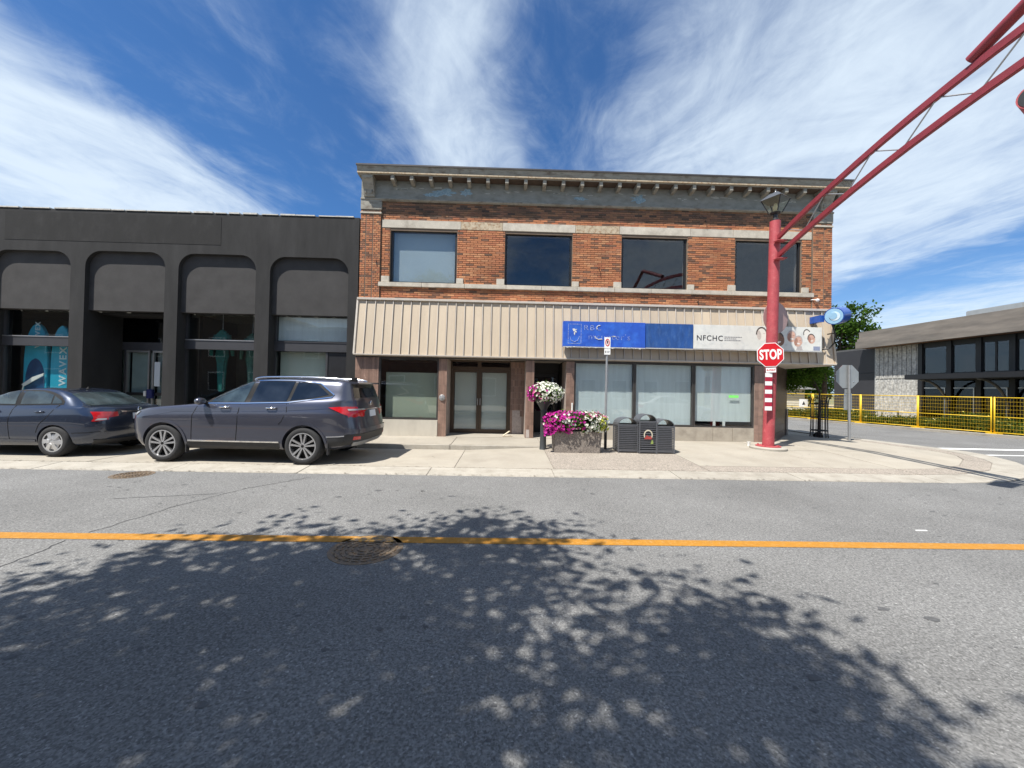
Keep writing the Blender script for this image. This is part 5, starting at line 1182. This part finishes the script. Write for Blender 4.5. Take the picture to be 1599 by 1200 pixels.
# ------------------------------------------------------------------ flowers
M_leaf('petal_white', [(.72, .72, .62), (.8, .8, .74), (.62, .66, .5)], .25); M_leaf('petal_magenta', [(.42, .02, .24), (.52, .05, .32), (.30, .01, .16)], .25); M_leaf('petal_pink', [(.55, .10, .26), (.62, .2, .35), (.45, .06, .14)], .25)
M_leaf('petal_yellow', [(.42, .46, .06), (.5, .5, .1)], .25)
M_leaf('plant_leaf', [(.035, .075, .015), (.06, .12, .02), (.1, .17, .03), (.03, .06, .02)], .3)
def flower(mb, p, nrm, r):
    nrm = nrm.normalized(); a = nrm.cross(Vector((.3, .2, 1))).normalized(); b = nrm.cross(a); n = 5; ph = random.random()*6
    o = len(mb.v); mb.v.append(tuple(p-nrm*r*.35))
    for i in range(2*n):
        t = ph+math.pi*i/n; k = r*(1 if i % 2 else .72); mb.v.append(tuple(p+(a*math.cos(t)+b*math.sin(t))*k))
    for i in range(2*n): mb.f.append((o, o+1+i, o+1+(i+1) % (2*n))); mb.m.append(0)
def leafq(mb, p, nrm, l, w):
    nrm = nrm.normalized(); a = nrm.cross(Vector((random.uniform(-1, 1), random.uniform(-1, 1), random.uniform(-1, 1)))).normalized(); b = nrm.cross(a)
    mb.add([p-a*l/2, p+b*w/2+nrm*l*.1, p+a*l/2, p-b*w/2+nrm*l*.1], [(0, 1, 2, 3)])
def bloom(root, c, rad, n, pick, flat=0., under=.25):
    g = {k: MB() for k in ('petal_white', 'petal_magenta', 'petal_pink', 'petal_yellow')}; lf = MB(); c = Vector(c); rad = Vector(rad)
    i = 0
    while i < n:
        d = Vector((random.gauss(0, 1), random.gauss(0, 1), random.gauss(0, 1))).normalized()
        if flat: d = Vector((math.copysign(abs(d.x)**flat, d.x), math.copysign(abs(d.y)**flat, d.y), math.copysign(abs(d.z)**(flat*1.1), d.z)))
        if d.z < -under-random.random()*.5: continue
        k = random.uniform(.86, 1.08)+.07*math.sin(d.x*7+1)*math.sin(d.y*5+d.z*6)
        p = c+Vector((d.x*rad.x, d.y*rad.y, d.z*rad.z))*k
        flower(g[pick(p, d)], p, (d+Vector((random.uniform(-.5, .5), random.uniform(-.5, .2), random.uniform(-.1, .5)))), random.uniform(.024, .042)); i += 1
        for _ in range(2):
            kk = random.uniform(.55, .98); leafq(lf, c+Vector((d.x*rad.x, d.y*rad.y, d.z*rad.z))*kk+Vector((random.gauss(0, .03), random.gauss(0, .03), random.gauss(0, .03))), d+Vector((random.gauss(0, .5), random.gauss(0, .5), .3)), random.uniform(.05, .09), .04)
    for k, m in g.items():
        if m.v: tag(part(m, k.replace('petal_', '')+'_flowers', MATS[k], root, recalc=False), kind='stuff')
    tag(part(lf, 'foliage', MATS['plant_leaf'], root, recalc=False), kind='stuff')
    core = MB(); nn = 14
    core.lathe([(0, -.5), (.5, -.4), (.72, 0), (.55, .45), (0, .62)], (0, 0, 0), nn)
    core.v = [tuple(c+Vector((v[0]*rad.x, v[1]*rad.y, v[2]*rad.z))) for v in core.v]
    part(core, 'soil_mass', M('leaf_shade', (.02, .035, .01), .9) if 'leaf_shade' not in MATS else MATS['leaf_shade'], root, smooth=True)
def post_planter():
    x, y = 1.03, 9.72; z0 = gz(x, y)-.02
    z0 = .03
    t = thing('flower_post', 'black iron post topped by a ball of white and pink petunias', 'flower planter', (x, y, z0))
    part(MB().lathe([(0, 0), (.13, 0), (.13, .05), (.10, .09), (.085, .12), (.075, .5), (.07, 1.0), (.085, 1.05), (.075, 1.09), (.10, 1.14), (.13, 1.2), (.22, 1.32), (.24, 1.40), (.0, 1.40)], (x, y, z0), 20), 'post', M('post_iron', (.05, .055, .058), .5, .3, var=.15), t, smooth=40)
    def pick(p, d):
        q = d.x+random.gauss(0, .25)
        if q < -.62: return 'petal_magenta'
        if q < -.1 and d.z < .15 and random.random() < .5: return 'petal_pink'
        return 'petal_white'
    bloom(t, (1.06, 9.70, 1.55), (.45, .42, .27), 620, pick, 0, .55)
post_planter()
def box_planter():
    x0, x1, y0, y1 = 1.24, 2.42, 9.28, 9.80; z0 = gz(1.8, 9.4)-.03
    t = thing('concrete_planter', 'long exposed-aggregate concrete planter overflowing with magenta and white petunias', 'flower planter', ((x0+x1)/2, (y0+y1)/2, z0))
    e = .035; v = []
    for z, k in ((z0, e), (.64, 0)): v += [(x0+k, y0+k, z), (x1-k, y0+k, z), (x1-k, y1-k, z), (x0+k, y1-k, z)]
    part(MB().add(v, [(0, 3, 2, 1), (4, 5, 6, 7), (0, 1, 5, 4), (1, 2, 6, 5), (2, 3, 7, 6), (3, 0, 4, 7)]), 'trough', M('planter_stone', (.22, .19, .165), .9, var=.06, scale=4, bump=.4, bscale=90, speck=.2, spscale=40, stones=.38, stscale=80), t, bevel=.015)
    def pick(p, d):
        s = (p.x-1.0)/1.55
        if s > .86 and p.z < 1.0 and random.random() < .6: return 'petal_yellow'
        if s > .62: return 'petal_white' if p.z < .98 or random.random() < .3 else ('petal_pink' if random.random() < .7 else 'petal_white')
        if .28 < s < .44 and abs(p.z-.88) < .09: return 'petal_white' if random.random() < .75 else 'petal_magenta'
        return 'petal_magenta' if random.random() < .86 else ('petal_white' if random.random() < .6 else 'petal_pink')
    bloom(t, (1.80, 9.50, .84), (.76, .36, .27), 1250, pick, .62, .45)
    # trailing stems over the left front edge
    g = MB(); lf = MB()
    for k in range(130):
        x = 1.02+abs(random.gauss(0, .24)); z = .80-random.random()*.30*(1-(x-1.0)/.8); p = Vector((x, 9.27-random.uniform(-.06, .08), z)); flower(g, p, Vector((random.uniform(-.4, .2), -1, .4)), random.uniform(.024, .04)); leafq(lf, p+Vector((0, .03, 0)), Vector((0, -1, .3)), .07, .04)
    tag(part(g, 'trailing_flowers', MATS['petal_magenta'], t, recalc=False), kind='stuff'); tag(part(lf, 'trailing_foliage', MATS['plant_leaf'], t, recalc=False), kind='stuff')
box_planter()

# ------------------------------------------------------------------ litter bins
M('bin_metal', (.15, .155, .17), .4, .5, var=.15, scale=20); M('bin_liner', (.05, .052, .06), .6, var=.25, scale=4, stretch=(6, 6, .6))
def litter_bin(x, y, w, d, h, label, emblem=False):
    z0 = gz(x, y)-.012
    t = thing('litter_bin', label, 'litter bin', (x, y, z0), group=None)
    x0, x1, y0, y1 = x-w/2, x+w/2, y-d/2, y+d/2
    fr = MB()
    for a in (x0+.012, x1-.012):
        for b in (y0+.012, y1-.012): fr.box(a-.012, a+.012, b-.012, b+.012, z0, z0+h)
    for z in (z0+.05, z0+h-.012):
        fr.box(x0+.024, x1-.024, y0, y0+.022, z-.012, z+.012).box(x0+.024, x1-.024, y1-.022, y1, z-.012, z+.012).box(x0, x0+.022, y0+.024, y1-.024, z-.012, z+.012).box(x1-.022, x1, y0+.024, y1-.024, z-.012, z+.012)
    part(fr, 'frame', MATS['bin_metal'], t)
    n = 14
    ma = MB().box(x0+.02, x1-.02, y0+.004, y0+.014, -.011, .011).mesh('slat', MATS['bin_metal']); mc = MB().box(x0+.004, x0+.014, y0+.02, y1-.02, -.011, .011).mesh('slat', MATS['bin_metal'])
    for i in range(n):
        z = z0+.08+(h-.12)*i/(n-1)
        for me, dx, dy in ((ma, 0, 0), (ma, 0, d-.018), (mc, 0, 0), (mc, w-.018, 0)):
            o = link('slat', me, t); o.location = (dx-x, dy-y, z-z0)
            o.matrix_parent_inverse = Matrix()
    part(B(x0+.05, x1-.05, y0+.04, y1-.05, z0+.06, z0+h-.04), 'liner', MATS['bin_liner'], t, bevel=.02)
    # arched hood
    a = []; m = 16; r = w/2-.005; hh = .165
    for i in range(m+1): a.append((x-r*math.cos(math.pi*i/m), z0+h+hh*math.sin(math.pi*i/m)))
    mb = MB()
    for (xa, za), (xb, zb) in zip(a, a[1:]):
        k = .93
        ia, ib = (x+(xa-x)*k, z0+h+(za-z0-h)*k), (x+(xb-x)*k, z0+h+(zb-z0-h)*k)
        mb.prism([(xa, y0+.02, za), (xb, y0+.02, zb), (ib[0], y0+.02, ib[1]), (ia[0], y0+.02, ia[1])], (0, d-.04, 0))
    part(mb, 'hood', MATS['bin_metal'], t)
    if emblem:
        e = MB(); n = 20
        for i in range(n):
            p, q = R(-30+240*i/n), R(-30+240*(i+1)/n)
            e.prism([(x+.085*math.cos(p), y0-.004, z0+.46+.10*math.sin(p)), (x+.085*math.cos(q), y0-.004, z0+.46+.10*math.sin(q)), (x+.11*math.cos(q), y0-.004, z0+.46+.13*math.sin(q)), (x+.11*math.cos(p), y0-.004, z0+.46+.13*math.sin(p))], (0, .004, 0))
        p = part(e, 'emblem', M('emblem_cream', (.55, .5, .38), .6), t)
        part(MB().prism([(x-.10, y0-.005, z0+.36), (x+.10, y0-.005, z0+.36), (x+.07, y0-.005, z0+.44), (x+.02, y0-.005, z0+.42), (x-.03, y0-.005, z0+.46)], (0, .004, 0)), 'emblem_red', M('emblem_red', (.35, .05, .04), .6), p)
        part(MB().prism([(x+.06, y0-.005, z0+.24), (x+.13, y0-.005, z0+.25), (x+.12, y0-.005, z0+.33), (x+.09, y0-.005, z0+.34)], (0, .004, 0)), 'emblem_green', M('emblem_green', (.25, .32, .08), .6), p)
litter_bin(3.10, 9.65, .50, .46, .70, 'black slatted litter bin with arched hood, standing next to the planter')
litter_bin(3.57, 9.58, .44, .46, .80, 'tallest black slatted litter bin, with a round emblem on its front', True)
litter_bin(4.02, 9.60, .44, .46, .68, 'black slatted litter bin with arched hood, at the end away from the planter')
tag(part(MB().lathe([(0, 0), (.035, 0), (.045, .11), (.048, .115), (.0, .115)], (6.98, 10.75, gz(7, 10.7)), 14), 'paper_cup', MATS['sign_white2'], smooth=40), 'crushed white paper cup on the pavement behind the red pole', 'cup')
tag(part(MB().beam((.02, 11.72, .205), (.22, 11.95, .32), .05, .02).beam((.0, 11.65, .2), (.3, 11.72, .2), .05, .02), 'wood_scrap', M('bare_wood', (.55, .47, .35), .8)), 'loose wooden scraps lying on the entrance step', 'scrap')
tag(part(MB().box(5.10, 5.24, 4.62, 4.635, .002, .012), 'white_scrap', MATS['sign_white2']), 'thin white scrap lying on the asphalt beyond the yellow line', 'scrap')

# ------------------------------------------------------------------ trees
M('bark', (.06, .045, .035), .95, var=.3, scale=12, bump=.8, bscale=25, stretch=(1, 1, .3))
M_leaf('leaf_green', [(.03, .065, .012), (.05, .10, .018), (.075, .14, .02), (.04, .08, .02)], .4)
M_leaf('leaf_dark', [(.02, .045, .012), (.035, .07, .015), (.055, .10, .018)], .35)
M_leaf('leaf_bright', [(.05, .11, .015), (.09, .17, .02), (.12, .20, .03), (.05, .09, .02)], .4)
def tree(label, base, th, c, rad, clusters, per, lsize, mat, tr=.12, spread=.5, seed=1, group=None):
    rnd = random.Random(seed)
    t = thing('tree', label, 'tree', base, group=group); b = Vector(base); c = Vector(c); rad = Vector(rad)
    mb = MB(); top = b+Vector((0, 0, th)); mb.tube([b-Vector((0, 0, .05)), b+(top-b)*.5+Vector((rnd.uniform(-.05, .05), 0, 0)), top], [tr*1.15, tr*.9, tr*.7], 12, cap=True)
    cl = []; k = 0
    while len(cl) < clusters:
        d = Vector((rnd.uniform(-1, 1), rnd.uniform(-1, 1), rnd.uniform(-1, 1)))
        if .18 < d.length < 1: cl.append(c+Vector((d.x*rad.x, d.y*rad.y, d.z*rad.z)))
    limbs = [c+Vector((math.cos(i*2.4)*rad.x*.5, math.sin(i*2.4)*rad.y*.5, rnd.uniform(-.4, .5)*rad.z)) for i in range(7)]
    for l in limbs:
        mid = top.lerp(l, .5)+Vector((0, 0, .1*rad.z)); mb.tube([top-Vector((0, 0, .1)), mid, l], [tr*.5, tr*.34, tr*.15], 7)
    for q in cl:
        l = min(limbs, key=lambda p: (p-q).length); mb.tube([l, l.lerp(q, .55)+Vector((0, 0, .05)), q], [tr*.14, tr*.1, tr*.03], 5, cap=False)
    part(mb, 'trunk', MATS['bark'], t, smooth=40)
    lf = MB(); lv, lfc = lf.v, lf.f
    for q in cl:
        s = spread*rnd.uniform(.6, 1.25); out = (q-c)
        for i in range(int(per*rnd.uniform(.6, 1.3))):
            p = q+Vector((rnd.gauss(0, s*.5), rnd.gauss(0, s*.5), rnd.gauss(0, s*.38)))
            nn = Vector((rnd.gauss(0, .6), rnd.gauss(0, .6), rnd.gauss(.5, .5))).normalized(); a = nn.cross(Vector((rnd.gauss(0, 1), rnd.gauss(0, 1), rnd.gauss(0, 1)))).normalized(); bb = nn.cross(a); l = lsize*rnd.uniform(.6, 1.3)
            o = len(lv); lv += [tuple(p-a*l*.5), tuple(p+bb*l*.28-a*l*.05+nn*l*.08), tuple(p+a*l*.5), tuple(p-bb*l*.28-a*l*.05+nn*l*.08)]; lfc.append((o, o+1, o+2, o+3)); lf.m.append(0)
    part(lf, 'crown', MATS[mat], t, recalc=False)
    return t
tree('leafy street tree on the near pavement whose shadow falls on the road', (-3.7, -1.3, .12), 3.4, (-3.95, -.35, 6.4), (3.2, 2.5, 2.3), 185, 125, .165, 'leaf_green', .16, .68, 3)
tree('small bushy street tree growing from the black iron tree guard', (11.35, 13.55, .1), 1.75, (10.72, 14.0, 2.75), (.85, .85, .95), 75, 150, .085, 'leaf_bright', .04, .34, 5)
tree('tall tree rising behind the grey low building', (31.5, 37, .0), 4, (31.0, 37, 7.2), (5.0, 4, 3.4), 120, 110, .34, 'leaf_green', .25, 1.0, 8)
tree('dark tree behind the yellow fence beside the pale garage', (28.5, 39, .0), 2.0, (27.5, 39, 4.2), (4.6, 3, 3.0), 110, 130, .3, 'leaf_dark', .2, .9, 11)
tree('broad low bushy tree behind the pale garage', (36, 50, .0), 1.5, (36, 50, 3.2), (8, 3.5, 3.2), 130, 120, .4, 'leaf_dark', .25, 1.2, 12)
# iron guard round the small street tree
def guard():
    x, y, z0 = 11.35, 13.55, gz(11.35, 13.55)-.02
    t = thing('tree_guard', 'black iron flared basket guard round the small street tree', 'tree guard', (x, y, z0))
    n = 12
    prof = [(.27, 0), (.25, .25), (.24, .9), (.255, 1.25), (.29, 1.42), (.32, 1.46)]
    me = MB().tube(curve([(r, 0, z) for r, z in prof], 3), .013, 6).mesh('bar', MATS['lamp_black'], True)
    for i in range(n):
        o = link('bar', me, t); o.matrix_parent_inverse = Matrix(); o.rotation_euler.z = 2*math.pi*i/n
    for r, z in ((.25, .26), (.242, .72), (.255, 1.2)):
        mb = MB(); m = 28; mb.tube([(x+r*math.cos(2*math.pi*i/m), y+r*math.sin(2*math.pi*i/m), z0+z) for i in range(m+1)], .02, 6); part(mb, 'hoop', MATS['lamp_black'], t, smooth=True)
    part(MB().lathe([(0, .0), (.14, .0), (.15, .05), (.1, .16), (0, .2)], (x-.08, y-.06, z0+.02), 14), 'mulch_mound', M('mulch', (.03, .022, .017), .95, bump=.8), t, smooth=True)
guard()

# ------------------------------------------------------------------ grey building beyond the side street
M('eave_wood', (.20, .175, .15), .8, var=.22, scale=2, bump=.2, col2=(.14, .125, .11), c2at=.55, c2w=.12, c2scale=1.6, stretch=(1, .35, 2))
M('rust_trim', (.16, .085, .05), .7, var=.3); M('panel_concrete', (.44, .43, .40), .85, var=.16, scale=3, bump=.6, bscale=18, speck=.3, spscale=9, col2=(.32, .315, .3), c2at=.55, c2scale=4)
M('charcoal_panel', (.028, .028, .033), .6, var=.1, scale=2); M('canopy_black', (.012, .012, .014), .5, var=.1); M('hvac', (.35, .36, .36), .5, .3, var=.1)
def grey_building():
    t = thing('grey_building', 'low grey modern building with deep eaves, dark glazing and black canopy', 'building', (28, 20, 0))
    X = 25.0; y0, y1 = 6.0, 28.6
    part(MB().box(X, X+.25, 22.66, 25.30, .05, 4.85), 'concrete_wall', MATS['panel_concrete'], t)
    mb = MB()
    for k in range(9):                                       # ribs of relief in the concrete wall
        yy = 22.72+.285*k; mb.box(X-.03, X-.001, yy, yy+.25, .1, 2.62).box(X-.03, X-.001, yy, yy+.25, 2.78, 4.82)
    tag(part(mb, 'relief_blocks', MATS['panel_concrete'], t, bevel=.01), kind='stuff')
    for z0, z1 in ((.05, 1.62), (1.64, 3.2), (3.22, 4.85)): part(B(X+.08, X+.3, 25.31, 28.6, z0, z1), 'charcoal_panel', MATS['charcoal_panel'], t)
    part(B(X+.02, X+.08, 25.28, 25.36, .05, 4.85), 'corner_strip', MATS['hvac'], t)
    part(MB().box(X+.35, X+12, 28.3, 28.55, 0, 4.8).box(X+.4, X+12, y0, y0+.25, 0, 4.8).box(X+11.8, X+12, y0+.3, 28.2, 0, 4.8), 'side_walls', MATS['charcoal_panel'], t)
    part(B(X+3.2, X+3.3, y0+.3, 28.2, 0, 4.8), 'room_wall', MATS['interior_dark'], t)
    # eave in three stepped boards
    for x0, z0, z1 in ((-.62, 5.50, 5.98), (-.72, 5.30, 5.52), (-.80, 4.84, 5.32)):
        part(B(X+x0, X+.2 if x0 > -.7 else X+x0+.15, 4.5 if x0 < -.7 else 4.6, 25.9+(x0+.7)*-.4, z0, z1-.004), 'eave_board', MATS['eave_wood'], t, bevel=.01)
    part(B(X-.7, X+12.2, 4.6, 28.8, 5.2, 5.9) if False else B(X+.21, X+12.2, 4.6, 25.7, 4.86, 5.85), 'roof', MATS['roof_felt'], t); part(B(X+.3, X+12, 25.75, 28.7, 4.86, 5.0), 'roof', MATS['roof_felt'], t)
    part(B(X-.64, X-.001, 4.6, 25.8, 4.86, 4.92), 'eave_soffit', MATS['rust_trim'], t)
    # glazing between dark piers
    ys = [22.64, 21.15, 19.8, 18.45, 17.1, 15.75, 14.4, 13.05, 11.7, 10.35, 9.0, 7.65, 6.3]
    for a, b in zip(ys, ys[1:]):
        part(B(X-.02, X+.25, a-.24, a, .05, 4.84), 'pier', MATS['canopy_black'], t)
        w = part(MB().box(X+.04, X+.12, b, a-.24, 4.55, 4.84).box(X+.04, X+.12, b, a-.24, 2.75, 3.05).box(X+.04, X+.12, b, b+.04, 3.04, 4.56).box(X+.04, X+.12, a-.28, a-.24, 3.04, 4.56), 'window', MATS['canopy_black'], t)
        part(B(X+.08, X+.09, b+.005, a-.245, 3.05, 4.55), 'pane', MATS['glass_upper'], w)
        part(B(X+.06, X+.10, (a-.24+b)/2-.04, (a-.24+b)/2+.04, 3.05, 4.55), 'mullion', MATS['canopy_black'], w) if a < 19.9 else None
        part(B(X+.08, X+.09, b+.005, a-.245, .1, 2.75), 'lower_pane', MATS['glass_dark'], w)
        part(MB().box(X+.05, X+.11, b+.1, b+.15, .1, 2.2).box(X+.05, X+.11, b+.15, a-.3, 2.15, 2.2), 'door_rail', MATS['steel'], w)
    ca = part(B(23.2, X-.03, 5.5, 21.75, 2.62, 2.90), 'canopy', MATS['canopy_black'], t, bevel=.02)
    for y in (21.0, 18.4, 15.8, 13.2):
        pts = [(23.35+(X-.08-23.35)*math.sin(R(a)), y, 2.6-1.7*(1-math.cos(R(a)))) for a in range(0, 91, 9)]
        part(MB().tube(pts, .06, 8), 'canopy_brace', M('brace_grey', (.14, .14, .14), .5, .3) if 'brace_grey' not in MATS else MATS['brace_grey'], ca, smooth=True)
    for a, b, z in ((22.7, 20.1, 6.9), (20.0, 16.5, 7.0), (16.4, 13, 6.95)): part(B(28.0, 30.4, b, a, 5.85, z), 'roof_unit', MATS['hvac'], t, bevel=.04)
    for y in (21.8, 21.2, 19.5): part(MB().lathe([(.09, 0), (.09, .35), (.0, .4)], (27.2, y, 5.85), 10), 'roof_vent', MATS['sign_white2'], t)
grey_building()
def garage():
    t = thing('garage', 'small pale clapboard garage with shallow roof behind the yellow fence', 'garage', (25.4, 34, .0))
    part(B(24.0, 26.3, 33, 37, -.04, 2.15), 'walls', M('clapboard', (.55, .53, .46), .8, var=.06, scale=2), t)
    mb = MB()
    for k in range(10): mb.prism([(24.0, 33.0, .1+.2*k), (24.0, 32.96, .1+.2*k), (24.0, 32.99, .29+.2*k), (24.0, 33.0, .29+.2*k)], (2.3, 0, 0))
    tag(part(mb, 'boards', MATS['clapboard'], t), kind='stuff')
    part(MB().prism([(23.6, 32.6, 2.1), (27.3, 32.6, 2.1), (24.4, 32.6, 2.6)], (0, 4.6, 0)), 'roof', M('shingle', (.33, .34, .34), .9, var=.2, scale=8), t)
garage()
# ------------------------------------------------------------------ yellow site fence and weeds
M('fence_yellow', (.72, .47, .02), .5, var=.12, scale=9)
FL = ['yellow wire-mesh fence panel carrying the white site notice', 'yellow wire-mesh fence panel in front of the charcoal wall', 'yellow wire-mesh fence panel in front of the pale concrete wall', 'yellow wire-mesh fence panel under the left end of the black canopy', 'yellow wire-mesh fence panel across from the white stop line, before dark glazing']
def fence():
    a = Vector((16.9, 31.5, 0)); fk = lambda y: Vector((FK(y)+.55, y, .09))
    yy = [26.4, 23.8, 21.2, 18.75, 16.3, 13.9]
    for i, (p, q) in enumerate(zip(yy, yy[1:])):
        A, Bv = fk(p), fk(q); jog = Vector((random.uniform(-.06, .06), 0, 0)); A = A+jog; d = (Bv-A).normalized(); A = A+d*.03; Bv = Bv-d*.03; up = Vector((0, 0, 1))
        t = thing('fence_panel', FL[i], 'fence panel', A, group='yellow site fence panels')
        H = 1.62
        for s in (A, Bv): part(MB().tube([s-up*.02, s+up*H], .027, 8), 'post', MATS['fence_yellow'], t, smooth=True)
        for z in (.08, .75, H-.03): part(MB().tube([A+up*z, Bv+up*z], .022, 6), 'rail', MATS['fence_yellow'], t, smooth=True)
        m = MB(); n = int((Bv-A).length/.09)
        for k in range(1, n): w = A+d*((Bv-A).length*k/n); m.tube([w+up*.08, w+up*(H-.03)], .0015, 3, cap=False)
        for k in range(1, 9): m.tube([A+up*(.08+1.5*k/9), Bv+up*(.08+1.5*k/9)], .0034, 3, cap=False)
        tag(part(m, 'wire_mesh', MATS['fence_yellow'], t), kind='stuff')
        part(MB().box(-.3, .3, -.08, .08, -.02, .06), 'foot', MATS['fence_yellow'], t).location = (A.x-t.location.x, A.y-t.location.y, .0) if False else (A.x, A.y, .09)
fence()
o = tag(part(MB().box(19.05, 19.6, 24.3, 24.32, .85, 1.35), 'site_notice', MATS['sign_white2']), 'white site notice board wired to the yellow fence', 'notice')
part(MB().prism([(19.22, 24.295, .98), (19.43, 24.295, .98), (19.325, 24.295, 1.22)], (0, .004, 0)), 'pictogram', MATS['ink'], o)
def weeds():
    rnd = random.Random(4); mb = MB(); fl = MB()
    for k in range(16000):
        y = rnd.uniform(13.8, 33); x = FK(y)+.75+abs(rnd.gauss(0, 1.0)); dens = .5+.5*math.sin(y*1.7)*math.sin(y*.6+1)
        if rnd.random() > dens+.25: continue
        h = rnd.uniform(.15, .5)+1.0*max(0, dens-.5); p = Vector((x, y, .08)); a = rnd.uniform(0, 6.3); w = rnd.uniform(.012, .035); lean = Vector((rnd.gauss(0, .16), rnd.gauss(0, .16), 0)); s = Vector((math.cos(a)*w, math.sin(a)*w, 0))
        mb.add([p-s, p+s, p+lean*.5+Vector((0, 0, h*.6))+s*.8, p+lean+Vector((0, 0, h)), p+lean*.5+Vector((0, 0, h*.6))-s*.8], [(0, 1, 2, 3, 4)])
        if rnd.random() < .6:
            for _ in range(4): leafq(mb, p+Vector((rnd.gauss(0, .08), rnd.gauss(0, .08), rnd.uniform(.05, h))), Vector((rnd.gauss(0, 1), rnd.gauss(0, 1), 1)), rnd.uniform(.06, .15), .06)
        if rnd.random() < .015: leafq(fl, p+lean+Vector((0, 0, h)), Vector((-.5, -.5, 1)), .07, .06)
    M_leaf('weed', [(.035, .07, .015), (.07, .11, .02), (.12, .13, .04), (.05, .09, .018)], .35); M_leaf('weed_flower', [(.6, .5, .06), (.5, .48, .3)], .3)
    tag(part(mb, 'weeds', MATS['weed'], recalc=False), 'tangle of weeds and grass behind the yellow fence', 'weeds', kind='stuff')
    tag(part(fl, 'weed_blossoms', MATS['weed_flower'], recalc=False), 'scattered yellow blossoms among the weeds behind the fence', 'weeds', kind='stuff')
weeds()
tag(part(MB().box(22.6, 22.66, 21.5, 24.6, .75, .82).box(22.6, 22.66, 21.5, 24.6, .3, .35).box(22.6, 22.66, 21.5, 21.56, .06, .8).box(22.6, 22.66, 24.5, 24.56, .06, .8).box(22.6, 22.66, 22.9, 22.96, .06, .8).box(22.6, 22.66, 23.6, 23.66, .06, .8), 'bike_rack', MATS['bin_metal']), 'low grey rail rack in front of the pale concrete wall', 'rack')
# house fronts across the road, behind the photographer, seen only in the window reflections
def opposite(x0, x1, h, col, label, nwin):
    t = thing('opposite_building', label, 'building', ((x0+x1)/2, -12, .0))
    part(B(x0, x1, -20, -10.2, -.04, h), 'walls', col, t); part(B(x0-.2, x1+.2, -20.2, -9.95, h, h+.3), 'roof', MATS['stone_trim'], t)
    for r in range(2):
        for k in range(nwin):
            x = x0+(x1-x0)*(k+.5)/nwin; z = .9+3*r
            w = part(B(x-.7, x+.7, -10.2, -10.12, z, z+1.7), 'window', MATS['sign_white2'], t); part(B(x-.6, x+.6, -10.12, -10.1, z+.1, z+1.6), 'pane', MATS['black_metal'], w)
opposite(6, 17, 7.2, M('pale_siding', (.5, .5, .48), .8, var=.08), 'pale two-storey house across the road, mirrored in the shop windows', 4)
opposite(-19, 4.5, 6.4, M('red_siding', (.22, .12, .09), .8, var=.15), 'long red brick shop across the road, mirrored in the shop windows', 6)
opposite(-48, -20, 7.5, M('brown_siding', (.13, .10, .08), .8, var=.15), 'tall brown brick block across the road, mirrored in the dark shop windows', 8)
